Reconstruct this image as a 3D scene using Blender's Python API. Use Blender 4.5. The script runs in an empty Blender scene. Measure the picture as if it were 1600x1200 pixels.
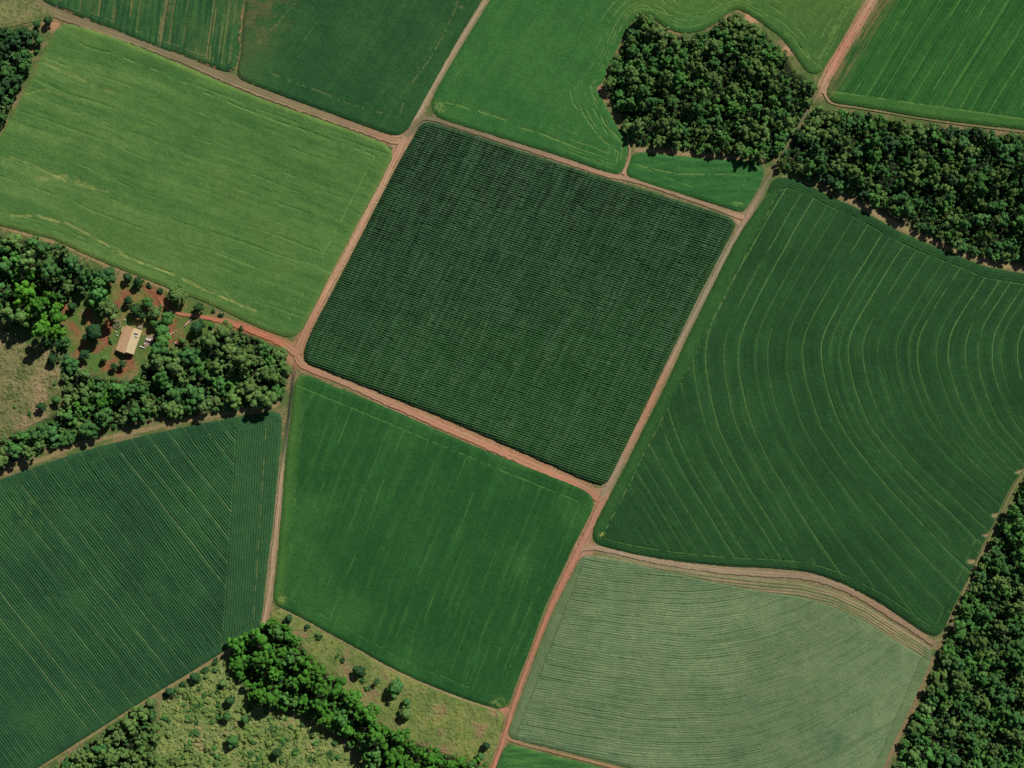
import bpy, math, random
import numpy as np

# ---------------------------------------------------------------- camera, world, sun
S = 0.35                    # metres per photo pixel on the ground (1600 px wide photo)
H = 778.0                   # flying height
scene = bpy.context.scene
cam_d = bpy.data.cameras.new("camera"); cam = bpy.data.objects.new("camera", cam_d)
scene.collection.objects.link(cam); scene.camera = cam
cam.location = (0, 0, H); cam.rotation_euler = (0, 0, 0)
cam_d.sensor_width = 36.0; cam_d.lens = H * 36.0 / (1600 * S)
cam_d.clip_start = 1.0; cam_d.clip_end = 20000.0
SUN_EL, SUN_ROT = math.radians(44), math.radians(37)
world = bpy.data.worlds.new("World"); scene.world = world; world.use_nodes = True
nt = world.node_tree; bg = nt.nodes["Background"]
sky = nt.nodes.new("ShaderNodeTexSky"); sky.sky_type = 'NISHITA'; sky.sun_disc = False
sky.sun_elevation = SUN_EL; sky.sun_rotation = SUN_ROT
nt.links.new(sky.outputs[0], bg.inputs[0]); bg.inputs[1].default_value = 0.04
sun_d = bpy.data.lights.new("sun", 'SUN'); sun = bpy.data.objects.new("sun", sun_d)
scene.collection.objects.link(sun)
sun_d.energy = 5.0; sun_d.angle = math.radians(0.5); sun_d.color = (1.0, 0.95, 0.87)
sun.location = (80, 110, 200)
sun.rotation_euler = (math.pi / 2 - SUN_EL, 0, math.pi - SUN_ROT)
scene.view_settings.view_transform = 'Standard'; scene.view_settings.look = 'None'
scene.view_settings.exposure = 0.0; scene.view_settings.gamma = 1.0
scene.cycles.max_bounces = 5; scene.cycles.diffuse_bounces = 3; scene.cycles.transmission_bounces = 3

random.seed(5); rng = np.random.default_rng(11)

# ---------------------------------------------------------------- helpers
def lin(c):
    c = np.asarray(c, float) / 255.0
    return np.where(c <= 0.04045, c / 12.92, ((c + 0.055) / 1.055) ** 2.4)
KEXP = 1.32
def C(r, g, b, k=1.0):      # albedo that shows about this photo value on flat sunlit ground
    return lin((r, g, b)) / KEXP * k
def W(x, y, z=0.0): return ((x - 800.0) * S, (600.0 - y) * S, z)

def vnoise(x, y, seed=0):
    x = np.asarray(x, float); y = np.asarray(y, float)
    ix = np.floor(x).astype(np.int64); iy = np.floor(y).astype(np.int64)
    fx = x - ix; fy = y - iy
    fx = fx * fx * (3 - 2 * fx); fy = fy * fy * (3 - 2 * fy)
    def h(a, b):
        n = (a * 374761393 + b * 668265263 + seed * 144269504) & 0xffffffff
        n = ((n ^ (n >> 13)) * 1274126177) & 0xffffffff
        n = ((n ^ (n >> 16)) * 2246822519) & 0xffffffff
        return (n ^ (n >> 15)).astype(float) / 4294967295.0
    a = h(ix, iy); b = h(ix + 1, iy); c = h(ix, iy + 1); d = h(ix + 1, iy + 1)
    return (a + (b - a) * fx) + ((c + (d - c) * fx) - (a + (b - a) * fx)) * fy
def fbm(x, y, seed=0, octv=4):
    s = 0; a = 0.5; t = 0
    for i in range(octv):
        s = s + a * vnoise(x, y, seed + 17 * i); t += a; a *= 0.5; x = x * 2.03 + 3.1; y = y * 2.03 + 7.7
    return s / t
def sstep(a, b, x):
    t = np.clip((x - a) / (b - a), 0, 1); return t * t * (3 - 2 * t)
def mix(a, b, t):
    t = np.asarray(t)[..., None]; return a * (1 - t) + b * t
def rot(x, y, deg):
    c, s = math.cos(math.radians(deg)), math.sin(math.radians(deg))
    return x * c + y * s, -x * s + y * c
def chaikin(p, n=1, closed=True):
    p = np.asarray(p, float)
    for _ in range(n):
        if closed:
            q = np.roll(p, -1, 0); p = np.stack([p * .75 + q * .25, p * .25 + q * .75], 1).reshape(-1, 2)
        else:
            q = np.stack([p[:-1] * .75 + p[1:] * .25, p[:-1] * .25 + p[1:] * .75], 1).reshape(-1, 2)
            p = np.vstack([p[:1], q[1:-1], p[-1:]])
    return p
def polydist(px, py, poly, closed=True, near=False):
    """distance to a polyline; for closed ones also inside test; optionally the nearest points"""
    poly = np.asarray(poly, float); n = len(poly); best = np.full(px.shape, 1e18); par = np.zeros(px.shape)
    nx = np.zeros(px.shape); ny = np.zeros(px.shape); ins = np.zeros(px.shape, bool); acc = 0.0
    for i in range(n if closed else n - 1):
        ax, ay = poly[i]; bx, by = poly[(i + 1) % n]
        dx, dy = bx - ax, by - ay; L2 = dx * dx + dy * dy + 1e-12
        t = np.clip(((px - ax) * dx + (py - ay) * dy) / L2, 0, 1)
        qx = ax + t * dx; qy = ay + t * dy; d = (px - qx) ** 2 + (py - qy) ** 2
        m = d < best; best = np.where(m, d, best)
        if near: nx = np.where(m, qx, nx); ny = np.where(m, qy, ny)
        par = np.where(m, acc + t * math.sqrt(L2), par); acc += math.sqrt(L2)
        if closed and ay != by:
            c = ((ay > py) != (by > py)) & (px < dx * (py - ay) / dy + ax); ins ^= c
    d = np.sqrt(best)
    if near: return d, ins, nx, ny
    return (d, ins) if closed else (d, par)
def linemask(s, pos, half):
    """1 on the lines at the positions pos, falling to 0 at distance half; also the index of the nearest line"""
    pos = np.sort(np.asarray(pos, float)); i = np.clip(np.searchsorted(pos, s), 1, len(pos) - 1)
    l = pos[i - 1]; r = pos[i]; k = np.where(s - l < r - s, i - 1, i)
    d = s - pos[k]
    return np.clip(1 - np.abs(d) / half, 0, 1), k, d

def mesh_obj(name, verts, faces, mat, col=None, parent=None, smooth=False):
    me = bpy.data.meshes.new(name)
    verts = np.asarray(verts, np.float32); faces = np.asarray(faces, np.int32)
    if faces.ndim == 2:
        k = faces.shape[1]
        me.vertices.add(len(verts)); me.vertices.foreach_set("co", verts.ravel())
        me.loops.add(faces.size); me.loops.foreach_set("vertex_index", faces.ravel())
        me.polygons.add(len(faces)); me.polygons.foreach_set("loop_start", np.arange(0, faces.size, k, dtype=np.int32))
        me.update(calc_edges=True)
    if col is not None:
        a = me.attributes.new("Col", 'FLOAT_COLOR', 'POINT')
        a.data.foreach_set("color", np.hstack([col, np.ones((len(col), 1))]).astype(np.float32).ravel())
    if smooth: me.polygons.foreach_set("use_smooth", np.ones(len(me.polygons), bool))
    me.materials.append(mat)
    o = bpy.data.objects.new(name, me); scene.collection.objects.link(o)
    if parent: o.parent = parent
    return o
def py_obj(name, verts, faces, mat, parent=None, loc=None):
    me = bpy.data.meshes.new(name); me.from_pydata(verts, [], faces); me.update(); me.materials.append(mat)
    o = bpy.data.objects.new(name, me); scene.collection.objects.link(o)
    if parent: o.parent = parent
    if loc is not None: o.location = loc
    return o
def tag(o, label=None, cat=None, group=None, kind=None):
    if label: o["label"] = label
    if cat: o["category"] = cat
    if group: o["group"] = group
    if kind: o["kind"] = kind
    return o
def empty(name, loc, rz=0.0):
    o = bpy.data.objects.new(name, None); scene.collection.objects.link(o)
    o.location = loc; o.rotation_euler = (0, 0, rz); o.empty_display_size = 0.5; return o

# ---------------------------------------------------------------- materials
def surf_mat(name, scale=1.2, amp=0.25, bump=0.25, rough=0.95, spec=0.15, attr="Col", base=None, objcol=False, transl=0.0, scale2=None):
    m = bpy.data.materials.new(name); m.use_nodes = True; t = m.node_tree; N = t.nodes; L = t.links
    p = N["Principled BSDF"]; p.inputs["Roughness"].default_value = rough
    p.inputs["Specular IOR Level"].default_value = spec
    tc = N.new("ShaderNodeTexCoord")
    no = N.new("ShaderNodeTexNoise"); no.inputs["Scale"].default_value = scale; no.inputs["Detail"].default_value = 5
    no.inputs["Roughness"].default_value = 0.65
    L.new(tc.outputs["Object"], no.inputs["Vector"])
    mr = N.new("ShaderNodeMapRange"); mr.inputs["From Min"].default_value = 0.25; mr.inputs["From Max"].default_value = 0.75
    mr.inputs["To Min"].default_value = 1 - amp; mr.inputs["To Max"].default_value = 1 + amp
    L.new(no.outputs["Fac"], mr.inputs["Value"])
    mul = N.new("ShaderNodeMix"); mul.data_type = 'RGBA'; mul.blend_type = 'MULTIPLY'; mul.inputs["Factor"].default_value = 1
    if base is None:
        a = N.new("ShaderNodeAttribute"); a.attribute_name = attr; L.new(a.outputs["Color"], mul.inputs["A"])
    else: mul.inputs["A"].default_value = (*base, 1)
    L.new(mr.outputs["Result"], mul.inputs["B"]); outc = mul.outputs["Result"]
    if objcol:
        oi = N.new("ShaderNodeObjectInfo"); m2 = N.new("ShaderNodeMix"); m2.data_type = 'RGBA'; m2.blend_type = 'MULTIPLY'
        m2.inputs["Factor"].default_value = 1; L.new(outc, m2.inputs["A"]); L.new(oi.outputs["Color"], m2.inputs["B"]); outc = m2.outputs["Result"]
    L.new(outc, p.inputs["Base Color"])
    if bump:
        b = N.new("ShaderNodeBump"); b.inputs["Strength"].default_value = bump; b.inputs["Distance"].default_value = 0.3
        L.new(no.outputs["Fac"], b.inputs["Height"]); L.new(b.outputs["Normal"], p.inputs["Normal"])
    if transl:
        tr = N.new("ShaderNodeBsdfTranslucent"); L.new(outc, tr.inputs["Color"]); ms = N.new("ShaderNodeMixShader")
        ms.inputs[0].default_value = transl; L.new(p.outputs[0], ms.inputs[1]); L.new(tr.outputs[0], ms.inputs[2])
        L.new(ms.outputs[0], N["Material Output"].inputs["Surface"])
    return m
M_crop = surf_mat("crop_leaves", 1.3, 0.30, 0.5)
M_ground = surf_mat("soil_and_grass", 0.9, 0.30, 0.4)
M_road = surf_mat("red_dirt", 0.7, 0.14, 0.15)
M_leaf = surf_mat("tree_leaves", 2.0, 0.16, 0.0, rough=0.75, spec=0.15, objcol=True, transl=0.06)
M_bark = surf_mat("bark", 3.0, 0.3, 0.4, base=(0.09, 0.065, 0.045))

# ---------------------------------------------------------------- layout in photo pixels
F_LIGHT = [(-60,330),(0,212),(32,155),(60,100),(80,56),(87,46),(97,39),(110,37),(150,49),(200,66),(300,108),(400,152),(500,186),(590,219),(604,226),(612,236),(614,246),(607,260),(585,302),(527,409),(500,462),(477,508),(470,519),(461,525),(450,527),(425,520),(400,510),(325,473),(282,458),(225,435),(175,415),(125,394),(100,381),(78,371),(50,366),(0,352),(-60,345)]
F_LINED = [(60,-2),(30,-60),(388,-60),(383,-5),(378,35),(375,60),(374,88),(369,104),(364,111),(350,112),(312,97),(250,76),(200,56),(150,36),(100,17)]
F_PLAIN = [(388,-60),(384,0),(379,40),(377,80),(371,106),(371,118),(380,126),(400,134),(500,171),(575,198),(600,207),(613,211),(623,211),(634,206),(640,199),(650,180),(675,136),(715,62),(750,6),(790,-60)]
F_GROVEFIELD = [(802,-60),(766,0),(732,54),(687,130),(676,152),(674,166),(680,179),(690,186),(750,205),(800,220),(875,243),(945,268),(958,272),(968,271),(975,265),(979,247),(982,232),(979,217),(962,195),(950,172),(940,152),(930,139),(943,127),(953,97),(970,65),(984,37),(999,23),(1016,24),(1032,37),(1050,48),(1070,52),(1095,49),(1120,36),(1137,21),(1148,14),(1160,16),(1187,33),(1202,44),(1224,61),(1239,82),(1256,106),(1266,115),(1281,114),(1291,102),(1320,56),(1341,14),(1352,-8),(1380,-60)]
F_SMALL = [(979,268),(982,255),(987,244),(992,240),(1005,237),(1025,240),(1075,246),(1100,248),(1150,250),(1180,252),(1189,257),(1194,266),(1193,277),(1182,300),(1168,324),(1162,330),(1152,330),(1125,321),(1075,306),(1045,298),(990,280),(981,275)]
F_RIGHT = [(1412,-60),(1376,0),(1350,45),(1325,82),(1300,122),(1292,140),(1294,152),(1304,161),(1350,167),(1450,185),(1600,203),(1700,214),(1700,-60)]
F_CORN = [(652,203),(656,196),(664,191),(675,191),(712,202),(800,231),(875,256),(950,279),(1020,301),(1075,318),(1130,335),(1143,341),(1149,349),(1147,358),(1137,377),(1100,446),(1050,549),(1025,600),(995,663),(970,714),(955,744),(949,753),(940,757),(930,756),(912,749),(850,721),(800,699),(700,655),(587,610),(555,597),(500,575),(482,568),(475,560),(475,548),(480,532),(495,500),(517,460),(550,397),(597,303),(625,250)]
F_CURVED = [(1195,310),(1203,289),(1209,281),(1218,276),(1230,277),(1262,288),(1300,308),(1340,325),(1390,354),(1435,376),(1500,401),(1540,418),(1600,428),(1700,440),(1700,560),(1625,690),(1597,735),(1575,767),(1555,812),(1530,862),(1517,895),(1495,938),(1480,972),(1472,988),(1463,994),(1452,992),(1440,986),(1412,967),(1375,941),(1325,916),(1295,903),(1262,893),(1200,887),(1150,886),(1075,879),(1000,869),(945,856),(932,850),(926,838),(927,824),(940,798),(955,770),(975,733),(1007,667),(1042,599),(1075,525),(1112,450),(1137,400),(1157,362),(1180,330)]
F_PALE = [(895,895),(905,875),(914,867),(930,866),(960,869),(1025,882),(1125,897),(1200,905),(1250,909),(1300,921),(1350,944),(1400,976),(1440,1002),(1454,1012),(1457,1024),(1450,1045),(1440,1067),(1420,1112),(1395,1162),(1380,1200),(1360,1270),(1240,1270),(1100,1236),(1000,1203),(937,1187),(850,1166),(808,1156),(797,1151),(794,1142),(805,1115),(832,1040),(855,978),(878,928)]
F_SLIVER = [(770,1215),(782,1180),(790,1166),(800,1163),(850,1177),(937,1199),(1000,1216),(1080,1240),(1080,1270),(750,1270)]
F_MIDDLE = [(459,606),(462,594),(468,588),(480,586),(515,601),(600,634),(700,679),(800,721),(875,749),(908,763),(922,771),(928,784),(925,798),(914,820),(900,845),(877,894),(850,950),(825,1024),(808,1064),(799,1090),(793,1102),(785,1107),(770,1106),(712,1087),(625,1051),(550,1009),(475,967),(448,954),(433,946),(427,935),(428,915),(432,887),(442,775),(445,720),(455,650)]
F_ROWS = [(-60,775),(0,749),(50,731),(125,706),(200,686),(300,664),(380,650),(415,644),(432,643),(439,648),(441,660),(437,712),(426,825),(416,897),(409,972),(402,983),(375,1002),(300,1049),(225,1094),(150,1142),(100,1174),(40,1212),(-60,1275)]
M_WEST = [(-60,500),(0,512),(30,530),(50,540),(75,545),(92,560),(95,580),(98,605),(95,630),(80,648),(60,660),(30,672),(0,684),(-60,700)]
M_LOW = [(246,1100),(262,1084),(300,1062),(345,1033),(358,1022),(360,1050),(380,1080),(392,1098),(440,1116),(485,1130),(520,1148),(545,1175),(575,1215),(580,1270),(235,1270),(240,1190),(250,1150),(250,1120)]
M_TRI = [(420,960),(436,950),(448,957),(475,971),(550,1013),(625,1055),(712,1091),(770,1110),(785,1112),(788,1120),(775,1170),(765,1200),(740,1190),(690,1176),(640,1158),(590,1128),(550,1090),(515,1055),(480,1020),(455,985),(430,972)]
M_CORNER = [(-60,-60),(30,-60),(56,-2),(80,14),(92,28),(70,32),(40,36),(15,42),(-60,55)]
YARD = [(96,472),(120,455),(150,440),(178,432),(205,432),(260,456),(300,472),(340,492),(345,505),(320,520),(300,535),(275,552),(245,555),(228,580),(190,592),(150,582),(120,562),(104,545),(98,520),(92,490)]
G = {
 'round': [(985,39),(1000,26),(1015,28),(1030,42),(1050,54),(1080,58),(1100,54),(1125,42),(1140,26),(1153,22),(1180,42),(1200,58),(1215,72),(1230,92),(1245,112),(1260,122),(1270,130),(1274,146),(1260,168),(1248,190),(1237,212),(1218,236),(1200,250),(1186,246),(1150,236),(1120,236),(1080,232),(1040,227),(1000,224),(987,218),(977,198),(962,168),(950,150),(948,130),(959,100),(976,68)],
 'east': [(1290,174),(1320,174),(1350,178),(1400,190),(1450,197),(1500,202),(1550,207),(1600,213),(1700,222),(1700,418),(1600,408),(1560,404),(1520,394),(1480,377),(1440,357),(1400,338),(1370,318),(1340,303),(1310,292),(1280,280),(1255,272),(1235,264),(1219,256),(1233,228),(1250,202),(1262,182),(1276,166)],
 'corner': [(1604,752),(1700,610),(1700,1300),(1385,1300),(1396,1215),(1404,1190),(1418,1150),(1444,1090),(1466,1045),(1480,1010),(1488,992),(1496,970),(1510,930),(1526,900),(1549,858),(1574,810),(1592,778)],
 'west': [(-50,365),(60,377),(100,379),(112,400),(150,420),(175,428),(160,445),(165,460),(174,475),(172,490),(160,498),(150,488),(140,468),(125,456),(112,460),(98,470),(90,487),(94,505),(100,520),(104,540),(94,546),(78,536),(60,528),(40,514),(0,500),(-50,490)],
 'band': [(100,552),(115,562),(130,578),(165,592),(205,594),(226,577),(236,552),(246,534),(262,548),(280,548),(300,530),(325,521),(350,514),(375,517),(400,527),(425,540),(442,552),(448,567),(447,585),(445,605),(441,625),(425,628),(375,637),(325,642),(250,653),(200,662),(162,670),(125,680),(75,701),(32,718),(0,730),(-50,746),(-50,700),(0,687),(20,678),(45,670),(65,660),(90,646),(97,630),(105,615),(100,600),(97,580)],
 'ribbon': [(362,1004),(375,994),(400,984),(412,976),(425,971),(440,974),(452,980),(462,994),(470,1008),(480,1022),(495,1037),(510,1047),(520,1062),(535,1077),(550,1088),(575,1108),(590,1128),(600,1134),(625,1148),(650,1162),(680,1174),(705,1180),(730,1188),(752,1198),(752,1270),(630,1270),(588,1205),(567,1186),(547,1166),(530,1146),(510,1136),(490,1124),(465,1114),(440,1108),(402,1104),(388,1092),(395,1080),(376,1062),(362,1045),(356,1020)],
 'clump': [(165,1142),(188,1122),(203,1109),(222,1104),(238,1110),(246,1130),(242,1155),(237,1190),(230,1270),(50,1270),(90,1197),(120,1177)],
 'thicket': [(-50,52),(0,48),(20,45),(42,42),(46,60),(42,82),(44,100),(28,138),(10,176),(-4,198),(-50,262)],
}
# roads: centre line (x, y, width), colour, edge colour
TAN, RED, PINK, GREYB = C(166,148,118), C(174,128,100), C(182,146,117), C(122,114,90)
ROADS = [
 ("dirt_road", [(800,-60,8),(760,-2,8),(735,38,8),(700,95,8),(670,148,8),(655,178,9),(640,204,11),(630,218,13)], [TAN,TAN,TAN,TAN,TAN,TAN,C(150,135,108),PINK]),
 ("dirt_road", [(638,207,12),(628,226,14),(620,242,13),(610,262,11),(597,290,10),(575,330,10),(548,385,10),(520,435,10),(498,478,11),(484,505,12),(472,530,15),(464,552,17)], [PINK,PINK,C(188,140,115),C(182,142,116),C(190,152,122),C(190,152,122),C(192,152,122),C(192,150,120),C(190,142,115),RED,RED,RED]),
 ("dirt_road", [(-60,-40,14),(30,-6,15),(70,13,15),(107,29,15),(200,60,13),(300,99,13),(400,143,14),(500,179,14),(570,204,13),(605,217,13),(628,222,13)], [C(128,118,88)]*7+[C(140,124,94),C(150,124,96),C(168,128,102),PINK]),
 ("dirt_road", [(634,214,12),(646,196,10),(656,186,8),(670,184,8),(700,193,8),(800,225,8),(880,251,8),(955,276,9),(980,278,9),(1050,301,7),(1130,329,7),(1150,337,9),(1163,341,9)], [GREYB]*5+[C(140,122,98),C(160,132,108),C(176,140,114),C(168,138,110),C(150,130,104),C(158,132,106),PINK,PINK]),
 ("dirt_road", [(1400,-60,12),(1364,-3,11),(1340,38,11),(1318,74,11),(1300,106,11),(1288,128,10),(1282,146,8)], [PINK,PINK,C(194,142,116),C(188,132,106),C(192,138,112),PINK,PINK]),
 ("dirt_road", [(1286,132,8),(1280,147,5),(1270,160,4),(1255,183,4),(1245,205,4),(1226,235,4),(1212,260,5),(1200,280,6),(1186,304,6)], [PINK,C(140,120,96)]+[C(112,108,82)]*5+[C(124,118,92),C(138,128,104)]),
 ("dirt_road", [(1190,298,7),(1166,340,9),(1150,368,8),(1130,405,8),(1100,462,8),(1070,520,8),(1045,570,9),(1028,604,9),(1015,632,10),(990,680,11),(965,730,10),(951,758,10),(938,782,11)], [C(138,128,104),C(168,140,116),C(146,136,112),C(150,140,114),C(152,142,116),C(154,140,114),C(172,140,114),RED,RED,C(178,132,106),C(160,138,114),C(152,136,112),C(160,136,112)]),
 ("dirt_road", [(942,776,12),(934,800,11),(918,832,12),(906,858,12),(886,896,9),(862,945,8),(840,1000,7),(820,1052,7),(800,1110,7),(786,1158,7),(770,1203,8),(748,1262,8)], [RED,C(180,130,104),C(176,130,106),C(178,128,104)]+[C(184,126,100)]*8),
 ("dirt_road", [(463,556,14),(470,570,12),(492,580,10),(540,598,9),(600,626,12),(700,669,14),(800,713,15),(880,747,14),(920,764,12),(936,782,11)], [RED,RED,C(178,130,104),C(170,134,108),C(186,140,112),C(188,136,108),C(190,138,108),C(190,134,106),RED,RED]),
 ("driveway", [(466,553,16),(452,543,14),(436,534,11),(410,523,10),(370,508,10),(330,497,8),(300,493,6),(275,490,5),(258,480,6),(247,466,2)], [RED,RED]+[C(186,118,90)]*6+[C(176,116,88)]*2),
 ("track", [(462,568,7),(458,590,6),(455,618,5),(449,665,5),(445,705,5),(441,735,7),(435,790,8),(430,840,8),(424,900,8),(419,940,8),(411,980,8)], [C(160,110,90),C(40,60,50),C(40,60,50),C(46,64,52),C(100,110,84)]+[C(172,146,118)]*6),
 ("dirt_road", [(908,858,11),(925,855,10),(950,859,10),(1000,872,10),(1080,886,11),(1140,893,11),(1200,897,12),(1260,900,11),(1300,911,12),(1340,928,12),(1400,966,11),(1440,993,9),(1461,1008,8)], [C(170,138,114)]*2+[C(160,142,116)]*4+[C(150,130,106)]*3+[C(148,124,100)]*3+[C(140,122,96)]),
 ("track", [(786,1150,5),(800,1158,5),(850,1171,5),(937,1193,5),(1000,1210,5),(1080,1234,5)], [C(172,122,96),C(160,130,98),C(150,128,95),C(176,132,104),C(160,130,100),C(150,128,98)]),
 ("track", [(1456,1004,7),(1472,999,6),(1481,985,5),(1490,960,4),(1510,914,4),(1530,870,4),(1560,812,4),(1580,768,4),(1601,735,4),(1660,640,4)], [C(140,122,96),C(122,124,80)]+[C(122,124,80)]*8),
 ("track", [(1287,138,6),(1290,152,5),(1300,164,3),(1350,170,1.8),(1450,188,1.8),(1600,207,1.8),(1700,218,1.8)], [PINK,C(170,138,108),C(152,136,98),C(146,136,96),C(140,130,92),C(152,138,100),C(140,130,92)]),
 ("track", [(973,272,7),(980,258,5),(984,244,5),(984,230,4),(978,214,3)], [PINK,C(168,136,106),C(160,132,102),C(156,132,100),C(140,126,92)]),
]

# ---------------------------------------------------------------- ground
def build_ground():
    fine_x = np.arange(-330, 330.01, 0.62); fine_y = np.arange(-255, 255.01, 0.62)
    far = np.array([450, 700, 1200, 2500, 6000.])
    xs = np.concatenate([-far[::-1], fine_x, far]); ys = np.concatenate([-far[::-1], fine_y, far])
    X, Y = np.meshgrid(xs, ys); x = X / S + 800; y = 600 - Y / S
    n1 = fbm(x / 14, y / 14, 3); n2 = fbm(x / 3.2, y / 3.2, 9); n3 = fbm(x / 60, y / 60, 5)
    col = mix(C(88,108,58), C(138,122,86), sstep(.42, .62, n1 * .6 + n2 * .4))
    col = mix(col, C(84,112,56), sstep(.5, .7, n3) * .6)
    z = (n2 - .5) * 0.25
    sub = (np.abs(x - 800) < 930) & (np.abs(y - 600) < 720)
    xx, yy = x[sub], y[sub]; c = col[sub]; zz = z[sub]; a1 = n1[sub]; a2 = n2[sub]
    for nm, pts, cols in ROADS:                       # worn soil beside the roads
        P = np.array(pts)
        d, par = polydist(xx, yy, P[:, :2], closed=False)
        L = np.concatenate([[0], np.cumsum(np.hypot(*np.diff(P[:, :2], axis=0).T))])
        wid = np.interp(par, L, P[:, 2]) / 2
        rc = np.stack([np.interp(par, L, np.array(cols)[:, k]) for k in range(3)], 1)
        w = 1 - sstep(0, 1, (d - wid + (a1 - .5) * 5) / np.clip(wid * .8, 2, 5))
        c = mix(c, rc * (.92 + .16 * a2[:, None]), w * .85 * np.clip((wid * 2 - 3) / 6, .15, 1))
    for (jx, jy, r, cc) in [(628,217,17,PINK),(464,557,17,RED),(938,776,14,C(176,138,112)),(914,857,15,C(172,134,108)),(1155,341,9,PINK),(1287,132,9,PINK),(84,40,11,C(176,138,104)),(652,188,9,C(112,112,84)),(787,1112,8,C(180,130,102)),(789,1152,9,RED),(978,270,10,C(178,138,108)),(936,140,9,C(160,128,96)),(945,152,9,C(160,128,96)),(1175,26,12,C(190,150,116)),(1232,78,9,C(180,146,110))]:
        d = np.hypot(xx - jx, yy - jy) + (a1 - .5) * 6
        c = mix(c, cc * (.9 + .2 * a2[:, None]), 1 - sstep(r * .6, r * 1.25, d))
    # faint grey-green wedge inside the crossings
    for nm, poly in G.items():                        # leaf litter and undergrowth, colour darkened to deepen shade under the woods
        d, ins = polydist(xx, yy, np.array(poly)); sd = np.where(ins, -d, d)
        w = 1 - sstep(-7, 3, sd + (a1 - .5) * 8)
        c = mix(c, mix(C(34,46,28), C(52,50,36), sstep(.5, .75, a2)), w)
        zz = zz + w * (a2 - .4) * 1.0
    for pl, r, cc in [([(-50,755),(0,741),(75,714),(125,693),(200,677),(300,655),(375,643),(432,633)], 3.6, C(152,134,94)), ([(995,234),(1040,237),(1100,243),(1150,246),(1190,250)], 4, C(164,140,104)), ([(1330,313),(1380,340),(1430,366),(1490,390),(1540,409),(1600,421),(1700,432)], 5, C(164,142,104)), ([(440,952),(475,967),(550,1009),(625,1052),(712,1089),(775,1110)], 2.5, C(166,150,108)), ([(60,1198),(150,1144),(225,1097),(300,1052),(375,1005),(405,986)], 3, C(150,134,94)), ([(0,354),(50,369),(100,384),(175,418),(225,438),(282,461)], 2.4, C(160,138,98)), ([(1457,1030),(1424,1112),(1398,1164),(1375,1220)], 4, C(140,120,88)), ([(1300,313),(1262,290),(1225,278)], 4, C(146,142,92))]:
        dd, _ = polydist(xx, yy, pl, closed=False); c = mix(c, cc * (.85 + .3 * a2[:, None]), (1 - sstep(r * .4, r * 1.2, dd + (a1 - .5) * 5)) * .9)
    d, ins = polydist(xx, yy, np.array(YARD)); w = 1 - sstep(-5, 3, np.where(ins, -d, d) + (a1 - .5) * 8)
    lawn = mix(C(92,114,56), C(128,118,70), sstep(.45, .65, a1)); lawn = mix(lawn, C(88,118,54), sstep(.5, .7, fbm(xx / 20, yy / 20, 31)))
    for (ax, ay, bx, by, r) in [(194,455,175,492,5),(178,480,168,512,6),(172,505,168,518,6),(232,452,248,468,9),(247,462,262,484,8),(205,456,188,468,4),(240,470,236,490,5),(137,488,141,508,5),(163,528,136,540,3.5),(135,535,119,556,5),(168,532,150,548,5),(180,560,165,575,6),(200,556,205,572,6),(196,575,185,585,6),(98,470,102,482,6),(268,503,262,535,7),(285,530,276,545,7),(112,508,122,520,5),(212,497,226,492,3)]:
        dd, _ = polydist(xx, yy, [(ax, ay), (bx, by)], closed=False)
        lawn = mix(lawn, C(152,98,72) * (.6 + .6 * a2[:, None]), (1 - sstep(r * .2, r * 1.7, dd + (a1 - .5) * 12 + (a2 - .5) * 8)) * .9)
    c = mix(c, lawn, w)
    col[sub] = c; z[sub] = zz
    nx, ny = len(xs), len(ys); idx = np.arange(nx * ny).reshape(ny, nx)
    f = np.stack([idx[:-1, :-1], idx[:-1, 1:], idx[1:, 1:], idx[1:, :-1]], -1).reshape(-1, 4)
    v = np.stack([X, Y, np.minimum(z, 0.35) - 0.25], -1).reshape(-1, 3)
    tag(mesh_obj("ground", v, f, M_ground, col.reshape(-1, 3)), "mixed grassy and earthy ground between the fields and under the woods", "ground", kind="structure")
build_ground()

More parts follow.
